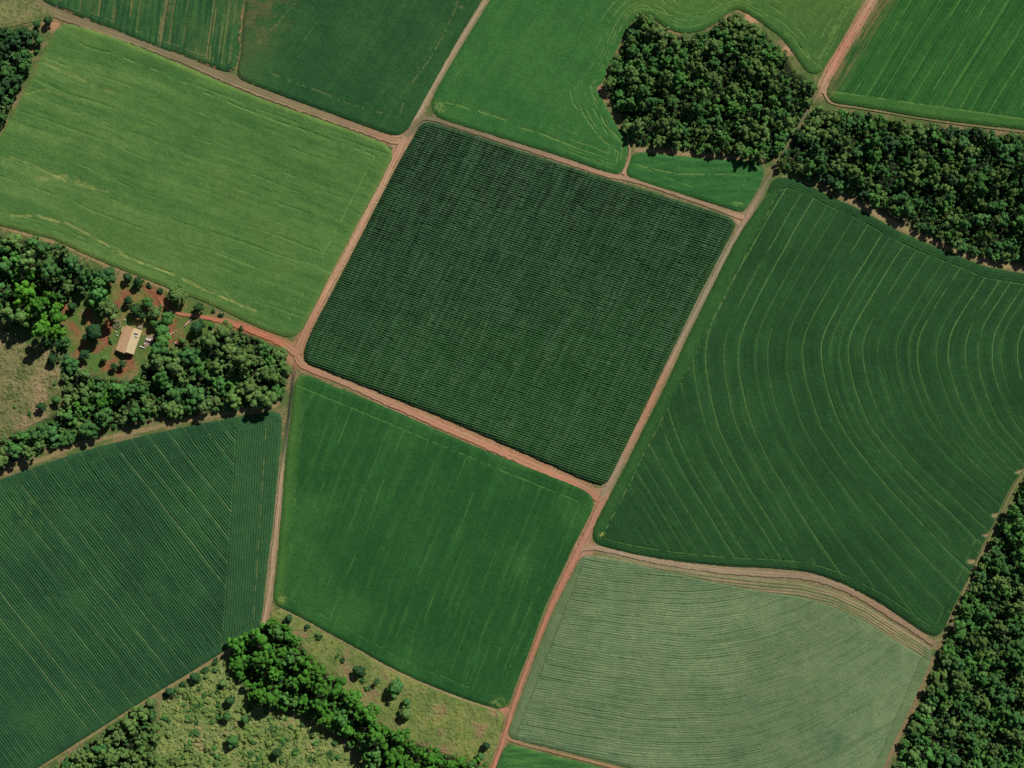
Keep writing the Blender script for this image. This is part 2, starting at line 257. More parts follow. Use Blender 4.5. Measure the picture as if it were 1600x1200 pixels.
def build_road(i, nm, pts, cols):
    P = np.array(pts, float); C3 = np.array(cols, float)
    L = np.concatenate([[0], np.cumsum(np.hypot(*np.diff(P[:, :2], axis=0).T))])
    data = np.hstack([P, C3])
    for _ in range(3):                                 # soften the bends
        q = np.stack([data[:-1] * .75 + data[1:] * .25, data[:-1] * .25 + data[1:] * .75], 1).reshape(-1, 6)
        data = np.vstack([data[:1], q[1:-1], data[-1:]])
    L = np.concatenate([[0], np.cumsum(np.hypot(*np.diff(data[:, :2], axis=0).T))])
    t = np.arange(0, L[-1], 1.6); D = np.stack([np.interp(t, L, data[:, k]) for k in range(6)], 1)
    tan = np.gradient(D[:, :2], axis=0); tan /= np.linalg.norm(tan, axis=1)[:, None] + 1e-9
    nrm = np.stack([-tan[:, 1], tan[:, 0]], 1); K = 17; s = np.linspace(-1, 1, K)
    n = len(t); T = np.repeat(t[:, None], K, 1); SS = np.repeat(s[None], n, 0)
    wob = (fbm(T / 7, SS * 0 + i * 9, 41 + i) - .5) * 1.6
    half = D[:, 2:3] / 2 * (.82 if D[:, 2].max() < 13.5 else .9) * (1 + (fbm(T / 5, np.sign(SS) * 7 + 20, 51 + i) - .5) * .7)
    px = D[:, 0:1] + nrm[:, 0:1] * (SS * half + wob * .3); py = D[:, 1:2] + nrm[:, 1:2] * (SS * half + wob * .3)
    n1 = fbm(T / 18, SS * 1.4 + 9, 61 + i); n2 = fbm(px / 1.6, py / 1.6, 71)
    col = np.repeat(D[:, None, 3:6], K, 1)
    rut = np.exp(-((np.abs(SS - .05) - .38) / .14) ** 2)
    col = col * (0.88 + .24 * n1[..., None]) * (.93 + .14 * n2[..., None])
    col = mix(col, np.minimum(col * 1.28 + .012, .75), rut * (.35 + .5 * n1))
    mid = np.exp(-((SS - .05) / .16) ** 2) * sstep(.4, .6, fbm(T / 25, SS * 0 + 4, 81 + i))
    col = mix(col, C(128,122,84), mid * .55)
    col = mix(col, C(138,92,66), np.exp(-((np.abs(SS) - .86) / .12) ** 2) * sstep(.4, .65, fbm(T / 12, np.sign(SS) * 3 + 8, 87 + i)) * .7)
    if i in (2, 8, 11): col = mix(col, C(184,158,122), np.exp(-((SS - (.72 if i == 2 else -.62)) / .10) ** 2) * sstep(.3, .5, n1) * .8)
    edge = sstep(.72, 1.0, np.abs(SS) + (n2 - .5) * .7 + (n1 - .5) * .3)
    col = mix(col, C(112,116,72), edge * .75)
    z = 0.13 + 0.006 * i - rut * .03 - sstep(.9, 1, np.abs(SS)) * 0.10 + (n2 - .5) * .02
    v = np.stack([(px - 800) * S, (600 - py) * S, z], -1).reshape(-1, 3)
    idx = np.arange(n * K).reshape(n, K)
    f = np.stack([idx[:-1, :-1], idx[1:, :-1], idx[1:, 1:], idx[:-1, 1:]], -1).reshape(-1, 4)
    o = mesh_obj(nm, v, f, M_road, col.reshape(-1, 3)); tag(o, kind="structure"); return o
ROAD_LABELS = ["pale dirt road running up from the upper crossing to the top edge", "pinkish dirt road along the left side of the dark rowed field", "wide grassy brown road above the pale green field", "narrow brown dirt road along the top side of the dark rowed field", "red dirt road beside the striped field in the top right", "thin shaded track between the two dense groves", "straight tan road along the right side of the dark rowed field", "red dirt road running down to the bottom edge", "wide red dirt road along the lower side of the dark rowed field", "red earth driveway leading to the farmhouse", "pale track beside the narrow rows of the left field", "brown road curving above the greyish pale field", "thin track below the greyish pale field", "grassy track along the corner forest", "thin earth track between striped field and east wood", "short earth path at the foot of the round grove"]
for i, r in enumerate(ROADS):
    tag(build_road(i, *r), ROAD_LABELS[i], "road")

# ---------------------------------------------------------------- crop fields and meadows
def field(name, label, cat, poly, ang, du, dv, fn, kind="stuff", group=None, smooth_n=1, mat=None, lo_edge=.25):
    poly = chaikin(poly, smooth_n)
    pu, pv = rot(poly[:, 0], poly[:, 1], ang)
    us = np.arange(pu.min() - 2 * du, pu.max() + 2 * du, du); vs = np.arange(pv.min() - 2 * dv, pv.max() + 2 * dv, dv)
    U, V = np.meshgrid(us, vs); x, y = rot(U, V, -ang)
    x = x.ravel(); y = y.ravel()
    d, ins, qx, qy = polydist(x, y, poly, near=True)
    jag = (fbm(qx / 3.0, qy / 3.0, 77, 2) - .5) * 2.4 + (fbm(qx / 14, qy / 14, 78, 2) - .5) * 3.0                   # ragged crop edge
    inside = ins & (d > jag)
    I = inside.reshape(U.shape); idx = np.arange(U.size).reshape(U.shape)
    anyin = I[:-1, :-1] | I[:-1, 1:] | I[1:, 1:] | I[1:, :-1]
    f = np.stack([idx[:-1, :-1], idx[1:, :-1], idx[1:, 1:], idx[:-1, 1:]], -1)[anyin]
    used = np.zeros(U.size, bool); used[f.ravel()] = True
    rim = used & ~inside
    out = rim & ~ins; x = np.where(out, qx, x); y = np.where(out, qy, y); d = np.where(out, 0, d)
    remap = np.cumsum(used) - 1; f = remap[f]
    x, y, d, rim = x[used], y[used], d[used], rim[used]
    h, col = fn(x, y, d)
    mo = fbm(x / 9, y / 9, 501, 3) * .6 + fbm(x / 34, y / 34, 502, 3) * .4; col = col * (1 + (mo - .5) * .42)[:, None]; col[:, 0] *= 1 + (mo - .5) * .25
    h = h * (lo_edge + (1 - lo_edge) * sstep(0, 6, d))
    h = np.where(rim, 0.02, h)
    v = np.stack([(x - 800) * S, (600 - y) * S, h], 1)
    o = mesh_obj(name, v, f, mat or M_crop, np.clip(col, 0.002, .8))
    return tag(o, label, cat, group, kind)
def wander(x, y, seed, scale, amp): return (fbm(x / scale, y / scale, seed, 3) - .5) * 2 * amp

def fn_light(x, y, d):
    u, v = rot(x, y, 19.8); v = v + wander(x, y, 5, 120, 7); n = fbm(u / 60, v / 4.5, 1); n2 = fbm(u / 140, v / 16, 2); n3 = fbm(x / 2.5, y / 2.5, 3, 3)
    big = fbm(x / 130, y / 130, 4)
    col = mix(C(71,112,55), C(86,125,62), sstep(.3, .7, n * .5 + n2 * .5)); col = mix(col, C(94,126,62), sstep(.5, .7, big) * .45)
    col = mix(col, C(112,140,76), (1 - sstep(0, 420, x)) * sstep(.45, .65, n2) * .35)
    h = 0.75 + (n - .5) * .22 + (n3 - .5) * .3
    pos = np.cumsum(rng.uniform(24, 52, 40)) + v.min()
    m, k, dd = linemask(v, pos, 1.5); br = sstep(.47, .6, fbm(u / 35, k * 7.3, 8)); m = m * br * .6
    h = h - .45 * m; col = mix(col, C(120,144,80), np.clip(1 - np.abs(dd - 1.4) / 1.4, 0, 1) * br * .25)
    # headland pass along the edge
    hd = d + wander(x, y, 9, 40, 2)
    dash = sstep(.42, .6, fbm(x / 9, y / 9, 12))
    m = np.clip(1 - np.abs(hd - 24) / 1.6, 0, 1) * dash; h = h - .5 * m; col = mix(col, C(140,160,92), np.clip(1 - np.abs(hd - 25.5) / 1.8, 0, 1) * dash * .35)
    for pl, w, a in [([(20,337),(60,338),(110,350),(150,372),(200,402),(260,424),(320,452),(400,486)], 3.5, .75), ([(30,150),(70,140),(150,165)], 3, .3), ([(20,245),(60,262),(110,285),(170,300)], 2.5, .5), ([(60,280),(110,275),(150,295)], 6, .5),([(72,100),(140,130),(190,150)],5,.35)]:
        q, _ = polydist(x, y, pl, closed=False); mm = (1 - sstep(0, w, q + wander(x, y, 15, 6, 1.5))) * sstep(.3, .55, fbm(x / 10, y / 10, 19)) * a
        col = mix(col, C(150,156,90), mm); h = h - mm * .3
    col = mix(col, C(112,138,66), sstep(10, 0, d + (n3 - .5) * 8) * .5)
    return h, col * (.88 + .24 * n3[:, None])
field("crop_field", "pale fresh green field with soft streaks above the farmhouse", "crop field", F_LIGHT, 19.8, 1.25, 1.05, fn_light, group="crop fields")

def fn_lined(x, y, d):
    s = x + y * .14; n = fbm(s / 3, y / 60, 21); n2 = fbm(x / 3, y / 3, 22, 3); n3 = fbm(x / 45, y / 45, 24)
    col = mix(C(40,80,46), C(58,100,54), sstep(.3, .7, n)); h = .8 + (n - .5) * .35 + (n2 - .5) * .3
    col = mix(col, C(84,110,60), sstep(.55, .75, n3) * .35)
    body = sstep(9, 12, d - wander(x, y, 3, 20, 3))
    pos = np.array([128,152,158,181,184,208,221,257,262,274,296,318,336,341,355,361,372,-40,60,470]); amp = rng.uniform(.35, 1, 20); amp[7] = 1.0
    m, k, dd = linemask(s + wander(x, y, 6, 30, 1.0), pos, 1.6); m = m * amp[k] * body * sstep(.36, .55, fbm(k * 9.1, y / 30, 28))
    m = np.maximum(m, np.clip(1 - np.abs(s - 260) / 1.7, 0, 1) * sstep(.25, .4, fbm(x, y / 20, 30)))
    col = mix(col, C(148,134,88), m * .85); h = h - .6 * m
    r = sstep(7, 0, np.abs(s - 266) + (n2 - .5) * 4) * sstep(62, 5, y) * .5 + sstep(20, 3, np.hypot((s - 392) / 1.0, (y - 20) / 2.2)) * .8
    col = mix(col, C(128,108,72), np.clip(r, 0, .8) * sstep(.35, .6, n2)); h = h - r * .4
    m = np.clip(1 - np.abs(d - 12 - wander(x, y, 7, 9, 2)) / 1.8, 0, 1) * sstep(.48, .6, fbm(x / 6, y / 6, 37)); col = mix(col, C(120,128,80), m * .6)
    nick = sstep(4, 1, d) * sstep(.56, .66, fbm(x / 5, y / 5, 39)); col = mix(col, C(160,122,92), nick); h = h * (1 - .9 * nick)
    return h, col * (.85 + .3 * n2[:, None])
field("crop_field", "dark green field scored by thin pale upright lines at the top left", "crop field", F_LINED, 0, 1.05, 1.2, fn_lined, group="crop fields")

def fn_plain(x, y, d):
    u, v = rot(x, y, -58); n = fbm(u / 40, v / 4, 41); n2 = fbm(x / 2.6, y / 2.6, 42, 3); n3 = fbm(x / 70, y / 70, 43)
    col = mix(C(42,84,46), C(52,94,50), sstep(.35, .65, n * .35 + n3 * .65)); h = .8 + (n - .5) * .06 + (n2 - .5) * .35
    br = sstep(95, 5, np.hypot((x - 392), (y - 8) * .8)) * sstep(.38, .62, fbm(x / 12, y / 12, 45)); col = mix(col, C(98,96,60), br * .75)
    br = sstep(70, 0, x - 372 + y * .1) * .4; col = mix(col, C(84,100,60), br)
    for pl, w, a in [([(462,5),(435,36),(402,70)], 1.5, .9), ([(490,12),(455,40)], 1.3, .5), ([(505,20),(478,60),(468,78)], 1.2, .5), ([(715,8),(690,60),(670,95),(640,135),(628,170),(622,188)], 1.6, .8), ([(690,50),(640,130),(600,190)], 1.2, .3), ([(425,115),(500,143),(545,162),(608,180)], 2.2, .55), ([(712,2),(722,12)], 5, .5)]:
        q, par = polydist(x, y, pl, closed=False); m = np.clip(1 - q / w, 0, 1) * sstep(.44, .6, fbm(par / 3.2, w * 10, 47)) * a * .8
        col = mix(col, C(128,134,84), m); h = h - .5 * m
    return h, col * (.85 + .3 * n2[:, None])
field("crop_field", "plain dark green field with a brownish worn left corner, top centre", "crop field", F_PLAIN, 0, 1.15, 1.15, fn_plain, group="crop fields")

def fn_grove(x, y, d):
    u, v = rot(x, y, -56); n = fbm(u / 70, v / 6, 51); n2 = fbm(x / 2.6, y / 2.6, 52, 3); n3 = fbm(x / 90, y / 90, 53)
    col = mix(C(53,104,50), C(61,111,54), sstep(.35, .65, n * .4 + n3 * .6)); h = .7 + (n - .5) * .2 + (n2 - .5) * .3
    col = mix(col, C(92,122,54), sstep(75, -10, y) * sstep(930, 1010, x) * .6); col = mix(col, C(80,110,52), sstep(1180, 1260, x) * .55)
    hd = d + wander(x, y, 54, 40, 2.5)
    m, k, dd = linemask(hd, [-90, 9, 14, 19, 29, 41, 200], 1.4); m = m * sstep(.46, .6, fbm(x / 16 + k * 5, y / 16, 55)) * sstep(930, 960, x + (y - 130) * .0 + 60 * (y > 120))
    h = h - .4 * m; col = mix(col, C(118,150,78), np.clip(m + np.clip(1 - np.abs(dd - 1.5) / 1.6, 0, 1) * (m > 0), 0, 1) * .5)
    for pl, w, a in [([(897,140),(912,178),(935,212),(975,245)], 1.4, .8), ([(925,135),(930,160),(947,195),(972,225)], 1.4, .6), ([(800,195),(850,210),(900,230)], 1.8, .7), ([(700,160),(760,177),(800,190)], 2.2, .6), ([(690,165),(700,135),(720,110),(735,95)], 1.5, .4), ([(950,50),(935,90),(920,110),(910,130)], 1.5, .4),([(1332,2),(1318,16),(1300,60),(1280,90)],1.6,.7),([(1230,50),(1260,85),(1285,108)],1.3,.6),([(1010,10),(1050,24),(1090,25),(1120,10)],1.5,.5)]:
        q, par = polydist(x, y, pl, closed=False); q = q + wander(x, y, 57, 8, .6); m = np.clip(1 - q / w, 0, 1) * sstep(.3, .5, fbm(par / 10, a * 30, 58)) * a
        col = mix(col, C(130,160,84), np.clip(1 - np.abs(q - 1.2) / w, 0, 1) * (.2 + .5 * (m > 0)) * a * sstep(.3, .5, fbm(par / 10, a * 30, 58))); h = h - .7 * m
    pa = sstep(16, 4, np.hypot(x - 686, y - 168)) * sstep(.4, .6, n2); col = mix(col, C(120,140,76), pa * .7)
    return h, col * (.86 + .28 * n2[:, None])
field("crop_field", "bright green field wrapping the left and upper sides of the round grove", "crop field", F_GROVEFIELD, 0, 1.1, 1.1, fn_grove, group="crop fields")

def fn_small(x, y, d):
    n = fbm(x / 40, y / 5, 61); n2 = fbm(x / 2.6, y / 2.6, 62, 3); col = mix(C(49,102,50), C(60,112,54), sstep(.35, .65, n)); h = .7 + (n - .5) * .2 + (n2 - .5) * .3
    for pl, w, a in [([(990,256),(1030,266),(1060,272),(1140,272),(1165,275),(1162,290)], 1.4, .8), ([(1010,264),(1060,285),(1090,294)], 1.3, .5), ([(1155,325),(1148,316),(1160,318)], 3, .6), ([(1180,258),(1188,266)], 2, .5)]:
        q, par = polydist(x, y, pl, closed=False); m = np.clip(1 - q / w, 0, 1) * sstep(.3, .5, fbm(par / 9, a * 30, 63)) * a; col = mix(col, C(128,156,80), m * .8); h = h - .5 * m
    return h, col * (.86 + .28 * n2[:, None])
field("crop_field", "small bright green strip of crop below the round grove", "crop field", F_SMALL, 0, 1.1, 1.1, fn_small, group="crop fields")

def fn_right(x, y, d):
    s = x + y * .62 + wander(x, y, 71, 60, 2); n = fbm(s / 5, y / 90, 72); n2 = fbm(x / 2.6, y / 2.6, 73, 3)
    col = mix(C(36,84,37), C(48,98,42), sstep(.3, .7, n)); h = .8 + (n - .5) * .2 + (n2 - .5) * .3
    bot = 167 + (x - 1350) * .144; hb = bot - y                                   # distance above the lower edge
    body = sstep(16, 18, hb)
    pos = np.concatenate([[1000], np.arange(1396, 1860, 25.5) + rng.uniform(-4, 4, 19), [2300]])
    m, k, dd = linemask(s, pos, 1.7); a = .45 + .5 * vnoise(k * 3.7, k * 0.0, 74); m = m * a * body * sstep(.3, .48, fbm(k * 7.7, y / 40, 75))
    col = mix(col, C(114,150,74), m * .9); h = h - .55 * m
    m2, k2, _ = linemask(s, np.arange(1380, 1900, 6.4), 2.4); col = mix(col, C(64,118,54), m2 * .35 * body); h = h - .12 * m2 * body
    col = mix(col, C(70,116,52), (1 - body) * .7); m = np.clip(1 - np.abs(hb - 17) / 1.4, 0, 1) * sstep(.35, .5, fbm(x / 8, y / 8, 76)); col = mix(col, C(112,146,76), m * .7); h = h - .4 * m
    lb = sstep(1412, 1380, s) * sstep(.35, .6, fbm(s / 2.0, y / 40, 78)); col = mix(col, C(134,116,80), lb * .7); h = h - lb * .4
    return h, col * (.86 + .28 * n2[:, None])
field("crop_field", "green field ruled with bright slanting lines in the top right corner", "crop field", F_RIGHT, -58, 1.3, 1.05, fn_right, group="crop fields")

def fn_corn(x, y, d):
    u, v = rot(x, y, 17.2); vv = v + wander(x, y, 81, 90, 1.2)
    per = 3.7; ph = vv / per; row = .5 + .5 * np.cos(2 * np.pi * ph); row = row ** .8; rid = np.floor(ph + .5)
    uu, ww = rot(x, y, -62)
    pl = fbm(u / 2.1, rid * 3.7, 82, 2); n2 = fbm(x / 2, y / 2, 83, 2); big = fbm(x / 60, y / 60, 84); cr = fbm(uu / 26, ww / 2.6, 85, 3)
    row = row * (.75 + .5 * fbm(u / 30, rid * 1.3, 88))
    cs = sstep(.50, .64, fbm(uu / 60, np.floor(ww / 2.9) * 5.1, 87, 2))                 # drill passes across the rows
    h = 1.1 + .74 * row * (.75 + .25 * pl) + (cr - .5) * .7 + cs * .36 + (big - .5) * .5
    gaps = sstep(.68, .78, fbm(u / 12, v / 5, 86)); h = h - gaps * .35
    col = mix(C(50,86,54), C(72,112,76), sstep(.35, .68, pl * .35 + cr * .65)); col = mix(col, C(66,120,62), sstep(380, 780, y + x * .15) * .7)
    col = mix(col, C(66,112,66), sstep(.5, .7, big) * .3); col = mix(col, C(92,132,92), cs * .5)
    edge = sstep(14, 9, d); col = mix(col, C(60,100,56), edge * .4); col = col * (.54 + .10 * big)[:, None]
    return h, col * (.82 + .36 * n2[:, None])
field("crop_field", "tall dark green crop in fine close rows, central square field", "crop field", F_CORN, 17.2, 1.1, .72, fn_corn, group="crop fields", lo_edge=.45)

GY = np.array([200,270,330,420,472,510,535,552,575,600,630,665,700,722,762,850,950,1050]); GG = np.array([235,178,130,66,32,9,1,0,2,9,20,38,68,88,132,236,365,500.])
def fn_curved(x, y, d):
    g = np.interp(y, GY, GG)
    for _ in range(1): g = (np.interp(y - 12, GY, GG) + np.interp(y - 6, GY, GG) + g + np.interp(y + 6, GY, GG) + np.interp(y + 12, GY, GG)) / 5
    s = x - g
    for _ in range(14):
        kf = np.where(y > 552, .52 + .48 * sstep(1120, 1420, s), .80 + .2 * sstep(1120, 1420, s)); s = x - g * kf
    s = s + wander(x, y, 91, 45, 1.6)
    n = fbm(s / 6, y / 120, 92); n2 = fbm(x / 2.6, y / 2.6, 93, 3); n3 = fbm(x / 80, y / 80, 94)
    col = mix(C(33,71,37), C(42,81,42), sstep(.3, .7, n * .4 + n3 * .6)); h = .85 + (n - .5) * .15 + (n2 - .5) * .3
    top = np.interp(x, [1195,1230,1262,1300,1340,1390,1435,1500,1540,1600,1700], [290,277,288,308,325,354,376,401,418,428,440]); dt = (y - top) * .92
    db = np.where(y > 840, d, 99); dl = 0.876 * (x - (1042 - (y - 600) * .51)) ; dl = np.where((y > 300) & (y < 860), dl, 99)
    body = sstep(15, 17, dt) * sstep(13, 15, db + (x > 1480) * 50) * sstep(15, 20, dl)
    pos = 880 + np.cumsum(rng.choice([14, 19, 23, 26, 29], 60)); a = rng.choice([.4, .7, .9, 1.0], 62)
    m, k, dd = linemask(s, pos, 1.3); br = sstep(.2, .42, fbm(k * 7.7, y / 45, 95)); m0 = a[k] * body * br; s0 = s
    col = mix(col, C(96,140,74), np.minimum(m * 1.4, 1) * m0); h = h - m * m0 * .35
    sh = np.clip(1 - np.abs(dd + 1.9) / 1.2, 0, 1) * m0; h = h - sh * .6                # trampled side: a real trough
    m2, _, _ = linemask(s, np.arange(860, 1760, 5.3), 2.2); h = h - .05 * m2 * body; col = mix(col, C(52,98,50), m2 * .12)
    st = sstep(.58, .72, fbm(s / 8, y / 60, 96)); col = mix(col, C(58,100,50), st * .25)
    # headlands
    for dist, w0 in ((dt, 15), (db, 14)):
        m = np.clip(1 - np.abs(dist - w0) / 1.3, 0, 1) * sstep(.36, .5, fbm(x / 8, y / 8, 97)); col = mix(col, C(92,132,66), m * .7); h = h - .6 * m
        mm = np.clip(1 - np.abs((dist % 4.2) - 2.1) / 1.2, 0, 1) * (dist < w0) * (dist > 1); h = h - .22 * mm
    m = np.clip(1 - np.abs(dl - 18 - wander(x, y, 98, 15, 2)) / 1.5, 0, 1) * sstep(.5, .6, fbm(x / 5, y / 5, 99)); col = mix(col, C(120,140,84), m * .8); h = h - .6 * m
    col = mix(col, C(58,104,48), sstep(20, 12, dl) * .5)
    for jx, jy in ((1593,737),(1557,805),(1542,836),(1518,877)):
        q = np.hypot(x - jx, (y - jy) * 2); m = sstep(10, 3, q + (n2 - .5) * 8); col = mix(col, C(170,150,108), m * .8); h = h * (1 - .8 * m)
    m = sstep(7, 2, np.hypot(x - 941, y - 835)) * sstep(.45, .6, n2); col = mix(col, C(150,160,70), m * .8)
    return h, col * (.85 + .3 * n2[:, None])
field("crop_field", "large dark green field combed by long arcing pale lines", "crop field", F_CURVED, 0, .82, 1.0, fn_curved, group="crop fields")

PX = np.array([700,800,950,1060,1150,1250,1350,1450,1550]); PS = np.array([.2,.2,.15,.03,-.18,-.45,-.62,-.72,-.75])
_gx = np.arange(700, 1551.); _gf = np.cumsum(np.interp(_gx, PX, PS))
def fn_pale(x, y, d):
    s = y - np.interp(x, _gx, _gf) + wander(x, y, 101, 60, 3) + wander(x, y, 108, 14, .8)
    n = fbm(x / 50, s / 3.2, 102); n2 = fbm(x / 2.4, y / 2.4, 103, 3); n3 = fbm(x / 80, y / 80, 104); lin_ = fbm(x / 70, s / 1.9, 105, 2)
    dtop = np.where(x > 880, y - np.interp(x, [880,914,960,1025,1125,1200,1250,1300,1350,1400,1440,1457], [868,866,869,882,897,905,909,921,944,976,1002,1014]), 99) * .92
    wtop = np.interp(x, [900,1000,1100,1200,1300,1400,1456], [2,5,12,19,24,24,20])
    dl = .93 * (x - (878 - (y - 928) * .388)); dr = .91 * ((1457 - (y - 1024) * .43) - x); dr = np.where(y > 1010, dr, 99); dl = np.where(y > 880, dl, 99)
    body = sstep(0, 2, dtop - wtop) * sstep(13, 15, dl) * sstep(15, 17, dr)
    col = mix(C(102,126,88), C(112,136,96), sstep(.35, .65, n * .15 + n3 * .85)); h = .55 + (n2 - .5) * .22
    row = .5 + .5 * np.cos(2 * np.pi * s / 3.9); h = h + (.2 + .16 * n) * row * body
    dk = sstep(.60, .72, lin_) * body; h = h - dk * .25; col = mix(col, C(84,112,74), dk * .45)
    col = mix(col, C(130,152,110), sstep(.62, .75, fbm(x / 30, s / 1.6, 109, 2)) * body * .25)
    bl = sstep(34, 5, np.hypot((x - 1300) / 1.1, (y - 1158) / 1.2)) * .6 + sstep(26, 5, np.hypot(x - 1175, y - 1098)) * .25 + sstep(13, 3, np.hypot(x - 960, y - 1178)) * .4 + sstep(20, 5, np.hypot(x - 1150, y - 1180)) * .4
    bl = np.clip(bl * 1.3, 0, .7); col = mix(col, C(72,106,76), bl * (.35 + .65 * sstep(.35, .6, fbm(x / 12, s / 3, 107))))
    # headlands ploughed round the edge
    tp = sstep(1.5, -1, dtop - wtop); br = fbm(x / 60, dtop / 2.0, 111)
    col = mix(col, mix(C(112,122,80), C(150,132,102), sstep(.35, .65, br)), tp * .9); mm = np.clip(1 - np.abs((dtop % 4.6) - 2.3) / 1.3, 0, 1) * tp; h = h - mm * .4
    for dist, w0, cc in ((dl, 13, C(102,124,84)), (dr, 15, C(100,122,82))):
        w = sstep(w0 + 1, w0 - 1, dist); col = mix(col, cc, w * .65 * (dtop > 3)); mm = np.clip(1 - np.abs((dist % 4.0) - 2.0) / 1.2, 0, 1) * w; h = h - .35 * mm
        m = np.clip(1 - np.abs(dist - w0) / 1.4, 0, 1) * sstep(.3, .5, fbm(x / 6, y / 6, 112)); col = mix(col, C(58,84,52), m * .6); h = h - m * .3
    m = np.clip(1 - np.abs(dtop - wtop) / 1.2, 0, 1) * (x > 950); h = h - m * .3; col = mix(col, C(84,104,64), m * .4)
    return np.maximum(h, .08), col * (.88 + .24 * n2[:, None])
field("crop_field", "pale greyish green field with fine wavy rows at the bottom right", "crop field", F_PALE, 0, 1.25, .86, fn_pale, group="crop fields")

def fn_sliver(x, y, d):
    n = fbm(x / 30, y / 4, 121); n2 = fbm(x / 2.6, y / 2.6, 122, 3); return .7 + (n2 - .5) * .3, mix(C(56,104,52), C(78,124,60), sstep(.35, .65, n)) * (.86 + .28 * n2[:, None])
field("crop_field", "sliver of mid green crop cut by the bottom edge of the photo", "crop field", F_SLIVER, 0, 1.1, 1.1, fn_sliver, group="crop fields")

def fn_middle(x, y, d):
    s = x + y * .39 + wander(x, y, 131, 60, 2.5); n = fbm(s / 6, y / 110, 132); n2 = fbm(x / 2.6, y / 2.6, 133, 3); n3 = fbm(x / 80, y / 80, 134)
    col = mix(C(36,83,39), C(43,92,44), sstep(.3, .7, n * .4 + n3 * .6)); h = .75 + (n - .5) * .15 + (n2 - .5) * .3
    topd = (y - (586 + (x - 468) * .413)) * .92
    body = sstep(15, 17, topd) * sstep(14, 18, d)
    pos = np.concatenate([[300], np.array([705,728,771,800,822,868,893,944,972,1006,1040,1086,1112,1140,1158,1178,1196,1212]), [1600]]); a = np.array([.3,.5,.6,.4,.9,.4,.5,1,.3,.5,.6,.8,.4,.5,.6,.5,.5,.6,.5,.5])
    m, k, dd = linemask(s, pos, 1.7); br = sstep(.42, .62, fbm(k * 7.7, y / 38, 135)); m = m * a[k] * br * body
    col = mix(col, C(104,140,72), m * .6); h = h - .35 * m
    st = sstep(.55, .75, fbm(s / 7, y / 70, 136)); col = mix(col, C(58,112,50), st * .4)
    col = mix(col, C(78,120,52), sstep(26, 4, x - (459 - (y - 600) * .095)) * .7 + 0 * y)
    col = mix(col, C(66,114,52), sstep(120, 20, d + 0) * sstep(.5, .7, n3) * sstep(800, 900, y + x * .3) * .35)
    m = np.clip(1 - np.abs(topd - 16) / 1.3, 0, 1) * sstep(.33, .5, fbm(x / 9, y / 9, 137)); col = mix(col, C(98,140,72), m * .7); h = h - .4 * m
    m = np.clip(1 - np.abs(d - 20 - wander(x, y, 138, 14, 2)) / 1.5, 0, 1) * sstep(.5, .62, fbm(x / 6, y / 6, 139)); col = mix(col, C(100,138,72), m * .4); h = h - .35 * m
    pa = sstep(14, 4, np.hypot((x - 780) / 1.4, y - 1099)) + sstep(12, 4, np.hypot(x - 440, y - 935)); col = mix(col, C(126,142,72), pa * .7 * sstep(.4, .6, n2))
    return h, col * (.86 + .28 * n2[:, None])
field("crop_field", "deep green five sided field with faint slanting lines, bottom centre", "crop field", F_MIDDLE, 0, 1.15, 1.15, fn_middle, group="crop fields")

